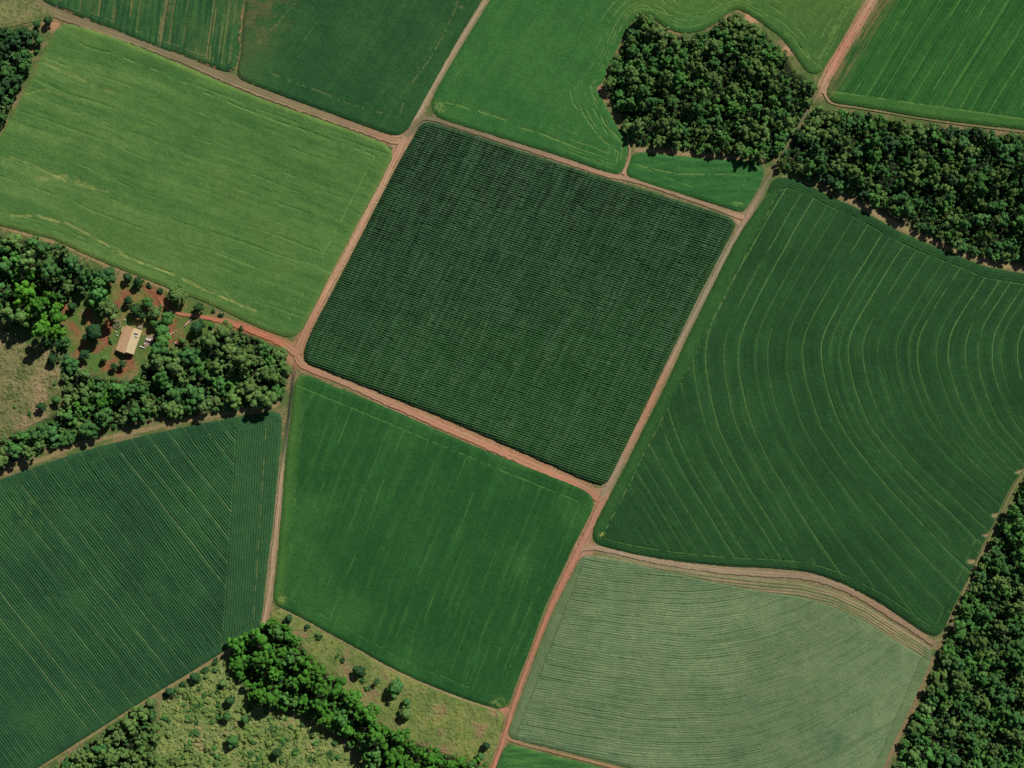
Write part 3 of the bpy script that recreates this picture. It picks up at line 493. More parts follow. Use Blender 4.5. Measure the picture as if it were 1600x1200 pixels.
def fn_rows(x, y, d):
    u, v = rot(x, y, 52.0); u2 = u
    divx = 371 - (y - 655) * .066; right = sstep(-.6, .6, x - divx)
    dt = (y - np.interp(x, [-60,0,50,125,200,300,380,415,445], [775,749,731,706,686,664,650,644,640])) * .96
    dbm = (np.interp(x, [-60,40,100,150,225,300,375,402,445], [1275,1212,1174,1142,1094,1049,1002,983,950]) - y) * .84
    vv = v + wander(x, y, 141, 70, 2.0)
    per = 4.1; row = .5 + .5 * np.cos(2 * np.pi * vv / per); n = fbm(u / 50, np.floor(vv / per + .5) * 3.3, 142); n2 = fbm(x / 2.2, y / 2.2, 143, 3); n3 = fbm(x / 70, y / 70, 144)
    per2 = 3.9; r2 = .5 + .5 * np.cos(2 * np.pi * (x + y * .066 + wander(x, y, 145, 60, 1)) / per2)
    hr = .5 + .5 * np.cos(2 * np.pi * np.where(dt < 17, dt, dbm) / 3.8); hl = np.clip(sstep(18, 16, dt) + sstep(14, 12, dbm), 0, 1)
    R = np.where(hl > .5, hr, np.where(right > .5, r2, row))
    amp = np.where(hl > .5, .5, np.where(right > .5, .7, .42 + .32 * sstep(.3, .7, n) * sstep(.25, .5, fbm(x / 40, y / 40, 151))))
    h = .45 + amp * R + (n2 - .5) * .22
    col = mix(C(40,78,48), C(48,90,53), sstep(.35, .65, n * .4 + n3 * .6)); col = mix(col, C(54,98,52), sstep(.6, .8, n3) * .4)
    col = mix(col, C(56,96,58), right * .6); 
    body = (1 - hl) * (1 - right)
    pos = np.concatenate([[-900], np.arange(-300, 600, 25.5) + rng.uniform(-2.5, 2.5, 36), [1500]]); a = rng.uniform(.75, 1, 40)
    m, k, dd = linemask(vv, pos, 1.4); br = sstep(.14, .34, fbm(k * 7.7, u / 30, 146)); m = m * a[k] * br * np.maximum(body, hl * (1 - right) * .4)
    col = mix(col, C(106,132,80), np.minimum(m * 1.4, 1) * .8 * (.6 + .4 * sstep(.3, .6, fbm(u / 14, k * 3.1, 147)))); h = h - .5 * m
    sh = np.clip(1 - np.abs(dd - 1.8) / 1.2, 0, 1) * br * a[k] * body; h = h - .4 * sh
    m = np.clip(1 - np.abs(x - divx) / 1.2, 0, 1) * (dt > 2); h = h - .4 * m; col = mix(col, C(96,126,70), m * .5 * sstep(.4, .6, fbm(x, y / 7, 148)))
    m = np.clip(1 - np.abs(x - (divx + 46)) / 1.3, 0, 1) * sstep(.45, .55, fbm(x / 3, y / 9, 149)) * (dt > 8); col = mix(col, C(128,128,76), m * .6); h = h - .3 * m
    m = np.clip(1 - np.abs(dt - 17) / 1.1, 0, 1) + np.clip(1 - np.abs(dbm - 13) / 1.1, 0, 1); h = h - .3 * m
    yb = sstep(50, 10, np.hypot((x - 45) / 1.0, (y - 800) / 1.0)) * sstep(.45, .6, fbm(x / 8, y / 8, 150)); col = mix(col, C(86,118,58), yb * .3)
    return np.maximum(h, .08), col * (.85 + .3 * n2[:, None])
field("crop_field", "dark bluish green field of narrow diagonal rows at the lower left", "crop field", F_ROWS, 52, 1.2, .72, fn_rows, group="crop fields")

def fn_meadow(seed, dry, green, bare, bth, tuft=.5):
    def fn(x, y, d):
        n1 = fbm(x / 22, y / 22, seed); n2 = fbm(x / 4.2, y / 4.2, seed + 1); n3 = fbm(x / 1.7, y / 1.7, seed + 2, 2)
        col = mix(dry, green, sstep(.4, .62, n1 * .55 + n2 * .45)); col = mix(col, bare, sstep(bth, bth + .12, fbm(x / 30, y / 30, seed + 3) * .7 + n2 * .3))
        t = sstep(.52, .68, n2 * .5 + n3 * .5); col = mix(col, green * .8, t * .5)
        t2 = sstep(.56, .74, fbm(x / 7.5, y / 7.5, seed + 5, 3) * .75 + .25 * n1) * (tuft > .6); col = mix(col, green * .66, t2 * .8)
        return .12 + t2 * 1.5 * (.5 + n3) + t * tuft + (n3 - .4) * .35 * tuft, col * (.8 + .4 * n3[:, None])
    return fn
field("grass", "dry pale pasture on the left edge beside the farmhouse woods", "grass", M_WEST, 0, 1.2, 1.2, fn_meadow(160, C(132,126,85), C(96,108,62), C(152,134,100), .57, .55), mat=M_ground)
field("grass", "pale green scrubby meadow below the dark bluish rows", "grass", M_LOW, 0, 1.2, 1.2, fn_meadow(170, C(130,142,82), C(102,128,64), C(156,142,98), .62, .8), mat=M_ground)
field("grass", "olive meadow wedge between bright trees and the deep green field", "grass", M_TRI, 0, 1.2, 1.2, fn_meadow(180, C(128,136,76), C(104,124,64), C(148,126,92), .565, .4), mat=M_ground)
field("grass", "dry tan grass in the top left corner", "grass", M_CORNER, 0, 1.3, 1.3, fn_meadow(190, C(130,132,84), C(106,118,68), C(146,130,90), .6, .35), mat=M_ground)

# ---------------------------------------------------------------- trees
TONES = {'dark': C(64,104,53, 1.5), 'olive': C(85,114,59, 1.5), 'mid': C(73,117,55, 1.5), 'bright': C(68,119,40, 1.35), 'deep': C(50,85,48, 1.2), 'lime': C(84,136,44, 1.4)}
def crown_arrays(seed, tone, n_leaf=1300, leaf=.125, flat=1.0, core=.46):
    r = np.random.default_rng(seed); P = []; Nn = []; Sh = []
    nl = r.integers(9, 15)
    lobes = [(np.array([r.uniform(-.2, .2), r.uniform(-.2, .2), .15]), core)]
    ex = r.uniform(.8, 1.1); ea = r.uniform(0, 3.14)
    for i in range(nl):
        a = 2 * math.pi * (i + r.uniform(-.5, .5)) / nl; rad = r.uniform(.35, 1.0) * (ex if abs(math.cos(a - ea)) > .6 else 1)
        lobes.append((np.array([rad * math.cos(a), rad * math.sin(a), r.uniform(-.45, .55) - .25 * rad]), r.uniform(.19, .35)))
    for i in range(r.integers(3, 6)):
        a = r.uniform(0, 6.28); rad = r.uniform(.05, .5); lobes.append((np.array([rad * math.cos(a), rad * math.sin(a), r.uniform(.35, .85)]), r.uniform(.18, .32)))
    wts = np.array([l[1] ** 2 for l in lobes]); wts /= wts.sum()
    for (c, R), w in zip(lobes, wts):
        k = int(n_leaf * w) + 6; d = r.normal(size=(k, 3)); d[:, 2] = np.where(d[:, 2] < -.2, -d[:, 2], d[:, 2]); d /= np.linalg.norm(d, axis=1)[:, None]
        P.append(c + d * R * r.uniform(.8, 1.06, (k, 1))); Nn.append(d); Sh.append(np.full(k, r.uniform(.85, 1.15)))
    P = np.vstack(P); Nn = np.vstack(Nn) + r.normal(size=P.shape) * .27; Nn /= np.linalg.norm(Nn, axis=1)[:, None]; Sh = np.concatenate(Sh)
    P[:, 2] *= flat
    t = np.cross(Nn, r.normal(size=P.shape)); t /= np.linalg.norm(t, axis=1)[:, None]; b = np.cross(Nn, t)
    sz = leaf * r.uniform(.6, 1.3, (len(P), 1))
    q = np.stack([P - t * sz - b * sz * .25, P + b * sz * .85 - t * sz * .1, P + t * sz + b * sz * .2, P - b * sz * .8 + t * sz * .15], 1)
    col = TONES[tone] * Sh[:, None] * r.uniform(.75, 1.25, (len(P), 1)) * (1 + r.normal(size=(len(P), 3)) * [.06, .02, .06])
    v = q.reshape(-1, 3); f = np.arange(len(v)).reshape(-1, 4); return v, f, np.repeat(np.clip(col, .004, .5), 4, 0)
def trunk_mesh(seed):
    r = random.Random(seed); V = []; F = []
    def tube(p0, p1, r0, r1, seg=7):
        p0 = np.array(p0); p1 = np.array(p1); d = p1 - p0; d = d / np.linalg.norm(d); a = np.cross(d, [.3, .9, .1]); a /= np.linalg.norm(a); b = np.cross(d, a); s0 = len(V)
        for p, rr in ((p0, r0), (p1, r1)):
            for i in range(seg): V.append(tuple(p + rr * (math.cos(6.2832 * i / seg) * a + math.sin(6.2832 * i / seg) * b)))
        for i in range(seg): j = (i + 1) % seg; F.append((s0 + i, s0 + j, s0 + seg + j, s0 + seg + i))
    k = (r.uniform(-.04, .04), r.uniform(-.04, .04), .45)
    tube((0, 0, -.05), k, .05, .035); tube(k, (r.uniform(-.1, .1), r.uniform(-.1, .1), .85), .035, .012)
    for i in range(5):
        a = i * 1.256 + r.uniform(-.3, .3); tube(k, (.32 * math.cos(a), .32 * math.sin(a), r.uniform(.6, .78)), .022, .008, 5)
    me = bpy.data.meshes.new("trunk"); me.from_pydata(V, [], F); me.update(); me.materials.append(M_bark); return me
def mk_mesh(name, arr, mat):
    o = mesh_obj(name, *arr[:2], mat, arr[2]); me = o.data; bpy.data.objects.remove(o); return me
NVAR = 6
CROWN = {t: [mk_mesh("crown", crown_arrays(100 + 31 * i + 7 * j, t), M_leaf) for i in range(NVAR)] for j, t in enumerate(TONES)}
FULL = {t: [mk_mesh("crown", crown_arrays(500 + 31 * i + 7 * j, t, 1700, .12, 1.0, .74), M_leaf) for i in range(4)] for j, t in enumerate(TONES)}
BUSH = {t: [mk_mesh("bush", crown_arrays(900 + 31 * i + 7 * j, t, 320, .2, .7, .26), M_leaf) for i in range(3)] for j, t in enumerate(TONES)}
TRUNK = [trunk_mesh(i) for i in range(3)]
ntree = 0
def tree_dims(dia, r): return max(3.0, dia * S * (.7 + .5 * r.random()) + 1.0 + 6.0 * r.random() ** 1.6)
def place(x, y, z): k = 1 - z / H; return ((x - 800) * S * k, (600 - y) * S * k)     # stands where its crown is seen in the photo
def add_tree(x, y, dia, tone, label, group=None, height=None, name="broadleaf_tree", hk=1.0, pool=None):
    global ntree
    r = random.Random(int(x * 31 + y * 17)); h = height or tree_dims(dia, r) * hk; R = dia * S / 2
    X, Y = place(x, y, h * .7); root = empty(name, (X, Y, -.1), r.uniform(0, 6.28)); tag(root, label, "tree", group)
    tr = bpy.data.objects.new("trunk", TRUNK[ntree % 3]); cr = bpy.data.objects.new("crown", r.choice((pool or CROWN)[tone])); ntree += 1
    for o in (tr, cr): scene.collection.objects.link(o); o.parent = root
    tr.scale = (h * .55, h * .55, h * .85); cz = min(h * .40, R * 1.25); cr.scale = (R, R * r.uniform(.85, 1.15), cz); cr.location = (0, 0, h - cz * 1.05); cr.rotation_euler = (0, 0, r.uniform(0, 6.28))
    v = r.uniform(.82, 1.18); cr.color = (v * r.uniform(.93, 1.08), v, v * r.uniform(.9, 1.1), 1); return root
def add_bush(x, y, dia, tone, label, group=None):
    r = random.Random(int(x * 31 + y * 17)); R = dia * S / 2; X, Y = place(x, y, R)
    o = bpy.data.objects.new("bush", r.choice(BUSH[tone])); scene.collection.objects.link(o)
    o.location = (X, Y, R * .35); o.scale = (R * r.uniform(.85, 1.35), R * r.uniform(.7, 1.1), R * r.uniform(.6, 1.1)); o.rotation_euler = (0, 0, r.uniform(0, 6.28)); v = r.uniform(.75, 1.2); o.color = (v, v, v, 1)
    return tag(o, label, "bush", group)

SINGLE = [  # x, y, crown width in photo pixels, tone, label
 (274,460,27,'olive',"big round lone tree beside the driveway bend"),
 (199,469,14,'deep',"small dark round tree on the lawn above the farmhouse"),
 (229,472,16,'mid',"green tree with sunny right side north of the farmhouse"),
 (210,484,18,'deep',"dark shady tree just above the farmhouse roof"),
 (199,432,14,'deep',"dark tree at the field edge above the open lawn"),
 (216,440,15,'deep',"dark tree by the pale green field, above the red earth patch"),
 (243,487,20,'olive',"olive tree where the driveway meets the yard"),
 (260,497,22,'mid',"broad green tree right of the yard below the driveway bend"),
 (240,504,14,'mid',"small sunny green tree touching the upper right of the farmhouse"),
 (253,517,21,'mid',"green tree right of the farmhouse patio"),
 (255,534,22,'mid',"green tree below the patio at the wood edge"),
 (145,517,28,'deep',"very dark broad tree on the lawn left of the farmhouse"),
 (132,554,15,'deep',"dark tree by the red path lower left of the farmhouse"),
 (221,494,12,'deep',"dark tree between the paved path and the shady tree above the roof"),  # extra tree, placed to cast more shadow beside the farmhouse
 (163,559,11,'olive',"small olive tree below left of the farmhouse"),
 (178,572,11,'deep',"small dark tree amid the red earth below the farmhouse"),
 (190,569,11,'deep',"dark tree in the farmhouse shadow at its lower end"),
 (112,478,14,'deep',"dark tree at the clearing left of the lawn"),
 (309,480,15,'deep',"dark tree between the driveway and the pale green field"),
 (306,512,19,'deep',"dark longish tree below the driveway"),
 (285,533,13,'olive',"brownish tree beside bare earth at the wood edge"),
 (451,966,13,'deep',"dark tree at the top of the olive meadow wedge"),
 (562,1050,17,'deep',"dark ragged tree in the middle of the olive meadow"),
 (617,1076,24,'dark',"largest dark tree on the olive meadow"),
 (635,1098,13,'dark',"small dark tree just below the largest one on the olive meadow"),
 (633,1114,18,'olive',"lowest of the three big trees on the olive meadow"),
 (759,1166,13,'deep',"dark tree by the red road at the lower meadow tip"),
 (750,1183,12,'dark',"tree beside the bare patch near the red road's bottom end"),
 (305,1060,14,'deep',"widest dark tree in the row along the bluish rows"),
 (264,1081,13,'deep',"dark tree in the row nearest the red bare patch"),
 (236,1099,15,'olive',"olive tree at the tip of the clump by the field edge"),
 (347,1068,12,'olive',"olive tree close to the bright tree belt on the scrubby meadow"),
 (359,1096,16,'deep',"dark tree under the bright belt on the scrubby meadow"),
 (353,1120,15,'dark',"dark spreading tree amid the scrubby meadow"),
 (384,1124,13,'dark',"small dark tree below the bend of the bright belt"),
 (362,1158,19,'dark',"broad shaggy tree low in the scrubby meadow"),
 (432,1176,16,'deep',"near black round tree at the meadow's right side"),
 (64,634,14,'deep',"dark tree standing out on the dry pasture"),
 (87,624,14,'dark',"dark tree at the right corner of the dry pasture"),
 (81,560,15,'deep',"dark tree at the upper right rim of the dry pasture"),
 (73,32,13,'deep',"dark tree at the tip of the thicket by the brown road"),
 (57,38,13,'dark',"second dark tree from the thicket tip"),
 (60,62,12,'dark',"tree between the thicket and the pale green field"),
]
for s_ in SINGLE: add_tree(s_[0], s_[1], s_[2] * 1.12, *s_[3:], pool=FULL, height=s_[2] * S * 1.05 + 1.5)
SINGLE_B = [
 (232,446,8,'deep',"dark bush between the open lawn and the field edge"),(249,454,9,'deep',"dark bush left of the big lone tree"),
 (172,531,9,'mid',"green bush on the lawn left of the roof"),(333,486,7,'deep',"small bush above the driveway, midway"),
 (345,492,9,'deep',"dark bush right beside the driveway's upper edge"),(376,513,8,'dark',"bush on the driveway's lower verge"),
 (329,509,11,'mid',"low green bush below the driveway"),(479,980,10,'deep',"dark bush near the upper tip of the olive meadow"),
 (497,996,11,'dark',"ragged bush by the upper rim of the olive meadow"),(535,1033,10,'deep',"round black looking bush on the olive meadow"),
 (526,1026,7,'dark',"small bush next to the round black looking one"),(566,1064,10,'dark',"bush under the ragged dark tree on the olive meadow"),
 (574,1076,10,'dark',"bush left below the palm on the olive meadow"),(336,1035,11,'deep',"topmost bush in the row along the bluish rows"),
 (320,1048,11,'deep',"second bush from the top in the row along the bluish rows"),(285,1070,11,'deep',"dark round bush midway in the row along the bluish rows"),
 (258,1086,9,'deep',"lowest bush in the row along the bluish rows"),(306,1130,9,'deep',"small near black bush in the scrubby meadow"),
 (306,1145,12,'dark',"wide dark bush below the near black one"),(294,1122,10,'dark',"dark bush right of the red bare patch"),
 (390,1180,11,'dark',"dark bush near the bottom of the scrubby meadow"),(425,1138,10,'dark',"dark bush right of the meadow centre under the bright belt"),
 (45,646,9,'dark',"bush on the dry pasture left of the dark tree"),(22,635,9,'olive',"olive bush on the left part of the dry pasture"),
 (85,600,8,'dark',"bush at the right rim of the dry pasture"),(56,80,11,'dark',"bush at the right rim of the thicket"),
]
for s_ in SINGLE_B: add_bush(*s_)
LOWPOLY = np.array(M_LOW); k = 0
for t in range(900):
    x, y = random.uniform(245, 560), random.uniform(1030, 1200)
    d, ins = polydist(np.array([x]), np.array([y]), LOWPOLY)
    if not ins[0] or d[0] < 4 or vnoise(x / 26, y / 26, 5) < .45: continue
    if any(math.hypot(x - s[0], y - s[1]) < s[2] * .6 for s in SINGLE + SINGLE_B): continue
    add_bush(x, y, random.choice([3.5, 4.5, 6, 8, 10]), random.choice(['mid', 'olive', 'dark', 'mid', 'dark']), "low shrub dotted over the scrubby meadow", "shrubs dotted over the scrubby meadow"); k += 1
    if k >= 170: break

# palm with radiating fronds on the olive meadow
px_, py_ = place(589, 1064, 5); palm = empty("palm_tree", (px_, py_, -.1)); tag(palm, "palm with spiky radiating fronds on the olive meadow", "palm tree")
tr = bpy.data.objects.new("trunk", TRUNK[0].copy()); scene.collection.objects.link(tr); tr.parent = palm; tr.scale = (2.2, 2.2, 6)
for i in range(9):
    a = i * 6.2832 / 9 + random.uniform(-.2, .2); V = []; F = []; L = random.uniform(1.9, 2.5)
    for j in range(7):
        t = j / 6; r_ = t * L; z = 5.1 + .8 * math.sin(t * 2.2) - 1.2 * t * t; w = .34 * math.sin(math.pi * min(.98, t * .85 + .12)) + .03
        V += [(r_ * math.cos(a) - w * math.sin(a), r_ * math.sin(a) + w * math.cos(a), z - .12), (r_ * math.cos(a), r_ * math.sin(a), z), (r_ * math.cos(a) + w * math.sin(a), r_ * math.sin(a) - w * math.cos(a), z - .12)]
    for j in range(6): F += [(3 * j, 3 * j + 3, 3 * j + 4, 3 * j + 1), (3 * j + 1, 3 * j + 4, 3 * j + 5, 3 * j + 2)]
    mesh_obj("frond", V, F, M_leaf, np.tile(TONES['deep'], (len(V), 1)), palm)

# woods: crowns packed into each grove, the broadest ones as single trees, the rest as one mass
GROVE = {  # tone weights, label of the single trees
 'round': (['dark','olive','olive','mid','dark'], "round grove between the bright green fields"),
 'east': (['dark','dark','olive','mid','deep'], "wood under the striped top right field"),
 'corner': (['dark','mid','olive','dark'], "forest filling the lower right corner"),
 'west': (['mid','dark','olive','deep'], "wood left of the farmhouse"),
 'band': (['olive','dark','olive','mid'], "wooded band below the farmhouse"),
 'ribbon': (['bright','bright','bright','mid'], "bright tree belt crossing the meadows at the bottom"),
 'clump': (['olive','olive','dark'], "clump at the lower left beside the scrubby meadow"),
 'thicket': (['deep','dark','olive'], "thicket at the upper left edge"),
}
BRIGHT_W = np.array([(8,438),(30,410),(58,412),(70,440),(92,470),(100,520),(84,536),(50,505),(22,470)])
BRIGHT_B = np.array([(105,640),(130,610),(180,600),(200,625),(170,650),(120,660)])
TONEWORD = {'lime': 'lime green', 'dark': 'dark green', 'olive': 'olive green', 'mid': 'mid green', 'bright': 'bright green', 'deep': 'very dark'}
HOLES = [(441,1072,17,9,0),(480,1079,18,10,10),(393,1052,7,22,-25),(437,1006,12,8,20),(475,1015,7,13,-20),(524,1098,7,14,-40),(556,1130,6,15,-45),(600,1160,6,16,-50),(648,1182,6,14,-60),
 (74,441,25,13,10),(30,388,12,10,0),(92,415,9,8,0),(116,439,7,9,0),(118,520,12,10,0),(1236,112,11,24,-30),(1252,150,9,16,20),(1130,130,10,16,30),(1075,150,13,9,0),(1020,210,10,8,0),(1080,215,14,7,0),(1140,200,9,14,20),(990,180,8,12,0),
 (1340,215,14,9,0),(1400,250,10,16,30),(1450,300,18,11,0),(1520,330,14,14,0),(1560,260,12,10,0),(1470,230,10,10,0),(1390,300,12,8,0),(1540,380,14,8,0),(1300,240,9,13,0),
 (1500,1010,9,14,0),(1560,950,12,14,0),(1530,1080,14,12,0),(1470,1120,12,10,0),(1580,1060,10,14,0),(1500,1170,14,10,0),(1440,1170,9,10,0),(1560,1150,12,12,0),(1580,860,8,14,0),
 (200,625,12,9,0),(250,620,10,14,30),(315,600,14,9,0),(140,650,9,8,0),(330,560,9,8,0),(150,590,14,9,20),(230,585,12,10,0),(120,600,8,12,0),(390,590,8,10,0),(200,1160,10,14,0)]
def in_hole(x, y):
    m = np.zeros(np.shape(x), bool)
    for hx, hy, a, b, g_ in HOLES:
        u, v = rot(np.asarray(x) - hx, np.asarray(y) - hy, g_); m |= (u / a) ** 2 + (v / b) ** 2 < 1
    return m
trees = []
for g, (tones, where) in GROVE.items():
    poly = np.array(G[g], float); lo = poly.min(0); hi = poly.max(0); area = (hi - lo).prod(); pts = []
    for rad_lo, rad_hi, tries in ((9.5, 13 if g not in ('west', 'ribbon', 'band') else 16.5, .006), (7, 9.5, .012), (5, 7, .03), (3.2, 4.6, .025), (2.4, 3.3, .05)):
        n = int(area * tries); X = rng.uniform(lo[0], hi[0], n); Y = rng.uniform(lo[1], hi[1], n); d, ins = polydist(X, Y, poly)
        gap = fbm(X / 18, Y / 18, 301) + 1.0 * in_hole(X, Y)
        for x, y, dd, ii, gp in zip(X, Y, d, ins, gap):
            r = random.uniform(rad_lo, rad_hi)
            if g in ('round', 'corner', 'east') : r *= .92
            if not ii or dd < r * .2 or (gp > .585 and rad_lo > 3): continue
            if rad_lo > 3 and in_hole(x + .55 * r * np.array([1, -1, 0, 0]), y + .55 * r * np.array([0, 0, 1, -1])).any(): continue
            if any((x - q[0]) ** 2 + (y - q[1]) ** 2 < ((.70 if rad_lo > 6 else .76 if rad_lo > 3 else .80) * (r + q[2])) ** 2 for q in pts): continue
            pts.append((x, y, r, dd))
    for x, y, r, dd in pts:
        t = tones[int(vnoise(x / 26, y / 26, 401) * .999 * len(tones))] if random.random() < .6 else random.choice(tones)
        if g == 'west' and polydist(np.array([x]), np.array([y]), BRIGHT_W)[1][0]: t = random.choice(['lime', 'lime', 'bright'])
        if g == 'band' and polydist(np.array([x]), np.array([y]), BRIGHT_B)[1][0] and random.random() < .7: t = random.choice(['bright', 'mid'])
        trees.append((r, x, y, t, g, (.70 if g not in ('west', 'ribbon') else 1.1) + .30 * min(1, dd / 24)))
trees.sort(reverse=True)
N_SINGLE = 300 - len(SINGLE)
mass_v, mass_c, nb = [], [], 0
protos = {t: [crown_arrays(3000 + 13 * i + 5 * j, t, 480, .19) for i in range(5)] for j, t in enumerate(TONES)}
cnt = 0
for r, x, y, t, g, hk in trees:
    inview = -6 < x < 1606 and -6 < y < 1206
    if inview and cnt < N_SINGLE:
        cnt += 1; add_tree(x, y, r * 2.1, t, f"broad {TONEWORD[t]} crown in the {GROVE[g][1]}", f"broad {TONEWORD[t]} trees of the {GROVE[g][1]}", hk=hk)
    else:
        rr = random.Random(int(x * 13 + y * 7)); v, f, c = protos[t][rr.randrange(5)]; R = r * 1.05 * S; h = tree_dims(r * 2, rr) * (.9 if r > 5 else .75) * hk if r > 3.3 else rr.uniform(2.0, 4.5)
        X, Y = place(x, y, h * .7); a = rr.uniform(0, 6.28); ca, sa = math.cos(a), math.sin(a)
        mass_v.append(np.stack([X + R * (v[:, 0] * ca - v[:, 1] * sa), Y + R * (v[:, 0] * sa + v[:, 1] * ca), h + (v[:, 2] - 1.05) * min(h * .42, R * 1.25)], 1))
        s_ = rr.uniform(.82, 1.14); mass_c.append(c * s_ * np.array([rr.uniform(.93, 1.08), 1, rr.uniform(.9, 1.1)]))
print("trees", len(trees), "single", cnt, "smallest single", min([q[0] for q in trees[:cnt]] or [0]))
v = np.vstack(mass_v); tag(mesh_obj("forest", v, np.arange(len(v)).reshape(-1, 4), M_leaf, np.vstack(mass_c)), "smaller trees and undergrowth filling the woods between the broad crowns", "forest", kind="stuff")

# ---------------------------------------------------------------- farmhouse
def plain(name, rgb, scale=3, amp=.15, rough=.8, bump=.1): return surf_mat(name, scale, amp, bump, rough, .25, base=rgb)
M_tanroof = plain("tan_roof", tuple(C(202,166,126, 1.05)), .5, .16); M_sunlitroof = plain("tan_roof_sunlit", tuple(C(212,192,150, 1.05)), .5, .13)  # second roof colour is paler to imitate sun on the right slope
M_wall = plain("plaster_wall", (.55, .5, .42)); M_wood = plain("weathered_wood", (.25, .17, .11)); M_glass = plain("window_glass", (.03, .04, .05), rough=.1)
M_white = plain("white_paint", (.6, .57, .52), 2, .12); M_stone = plain("pale_stone", (.34, .31, .24), 4, .3); M_log = plain("pinkish_timber", (.48, .32, .24), 5, .25)
M_pave = plain("brown_paving", (.24, .18, .13), 3, .25); M_patioearth = plain("planter_earth", (.12, .11, .06), 4, .4)
RX, RY = W(201, 548)[:2]; AX = np.array([.336, .941]); BX = np.array([.941, -.336])      # ridge direction and right-hand side, in metres
house = empty("farmhouse", (RX, RY, 0)); tag(house, "farmhouse with a wide tan roof slope and a narrower one coloured as sunlit, among trees", "house")
def hp(a, b, z): p = AX * a * S + BX * b * S; return (p[0], p[1], z)
def slab(a0, a1, b0, z0, b1, z1, th=.14):
    t = [hp(a0, b0, z0), hp(a1, b0, z0), hp(a1, b1, z1), hp(a0, b1, z1)]; V = t + [(p[0], p[1], p[2] - th) for p in t]
    return V, [(0, 1, 2, 3), (7, 6, 5, 4), (0, 4, 5, 1), (1, 5, 6, 2), (2, 6, 7, 3), (3, 7, 4, 0)]
def join(*parts):
    V, F = [], []
    for v_, f_ in parts:
        n = len(V); V += list(v_); F += [tuple(i + n for i in q) for q in f_]
    return V, F
def prism(a0, a1, b0, b1, z0, z1):
    V = [hp(a, b, z) for z in (z0, z1) for a, b in ((a0, b0), (a1, b0), (a1, b1), (a0, b1))]
    return V, [(3, 2, 1, 0), (4, 5, 6, 7), (0, 1, 5, 4), (1, 2, 6, 5), (2, 3, 7, 6), (3, 0, 4, 7)]
def ribs(a0, a1, b0, z0, b1, z1, n):        # standing seams of the sheet roof
    return [slab(a0 + (a1 - a0) * (i + .5) / n - .12, a0 + (a1 - a0) * (i + .5) / n + .12, b0, z0 + .05, b1, z1 + .05, .06) for i in range(n)]
wv = [hp(a, b, z) for a in (-3.5, 35.5) for b, z in ((-16.5, 0), (-16.5, 2.75), (-.3, 4.6), (10, 3.05), (10, 0))]
py_obj("wall", wv, [(0, 1, 2, 3, 4), (9, 8, 7, 6, 5), (0, 5, 6, 1), (4, 3, 8, 9), (0, 4, 9, 5)], M_wall, house)
rf = py_obj("roof", *join(slab(-5, 24, -17.8, 2.75, -.2, 4.85), slab(24.02, 37, -15.2, 3.06, -.2, 4.85), *ribs(-5, 24, -17.6, 2.75, -.6, 4.8, 16), *ribs(24.1, 36.9, -15, 3.06, -.6, 4.8, 7)), M_tanroof, house); rf["label"] = "wide tan sheet roof slope"
rf2 = py_obj("roof", *join(slab(-2.4, 37.2, -.6, 5.15, 11.4, 3.25), *ribs(-2.3, 37, -.5, 5.12, 11.3, 3.23, 22)), M_sunlitroof, house); rf2["label"] = "sheet roof slope coloured paler as if sunlit"
py_obj("lean_to", *join(slab(24.5, 33.5, -16.0, 2.72, -19.6, 2.3), prism(25, 33, -16.2, -19.2, 0, 2.25)), M_tanroof, house)
py_obj("chimney", *join(prism(29.5, 31.2, 3.0, 8.2, 4.0, 5.55)), M_stone, house)
hv, hf = [], []
for i in range(2):                              # white oval cistern on the slope coloured as sunlit
    pass
def lathe(prof, seg=20, sx=1.0, sy=1.0):
    V = []; F = []
    for r_, z in prof:
        for i in range(seg): V.append((r_ * sx * math.cos(6.28318 * i / seg), r_ * sy * math.sin(6.28318 * i / seg), z))
    for j in range(len(prof) - 1):
        for i in range(seg): k2 = (i + 1) % seg; F.append((j * seg + i, j * seg + k2, (j + 1) * seg + k2, (j + 1) * seg + i))
    F.append(tuple(range(seg - 1, -1, -1))); F.append(tuple((len(prof) - 1) * seg + i for i in range(seg))); return V, F
tk = py_obj("cistern", *lathe([(.8, 0), (.85, .1), (.85, .5), (.7, .62), (.2, .68)], 20, 1.25, .75), M_white, house, hp(26.5, 6.0, 4.1)); tk.rotation_euler = (0, 0, -.35)
dr = py_obj("door", *prism(-3.75, -3.45, -12, -9.4, 0, 2.1), M_wood, house); py_obj("handle", *prism(-3.9, -3.7, -9.9, -9.7, 1.0, 1.12), M_stone, dr)
for b0, b1 in ((-7, -3.5), (2.5, 6)):
    wn = py_obj("window", *prism(-3.75, -3.45, b0, b1, 1.0, 2.1), M_white, house); py_obj("pane", *prism(-3.85, -3.7, b0 + .3, b1 - .3, 1.1, 2.0), M_glass, wn)
for a0, a1 in ((4, 8), (14, 18), (24, 28)):
    wn = py_obj("window", *prism(a0, a1, 9.85, 10.25, 1.0, 2.1), M_white, house); py_obj("pane", *prism(a0 + .3, a1 - .3, 10.2, 10.35, 1.1, 2.0), M_glass, wn)

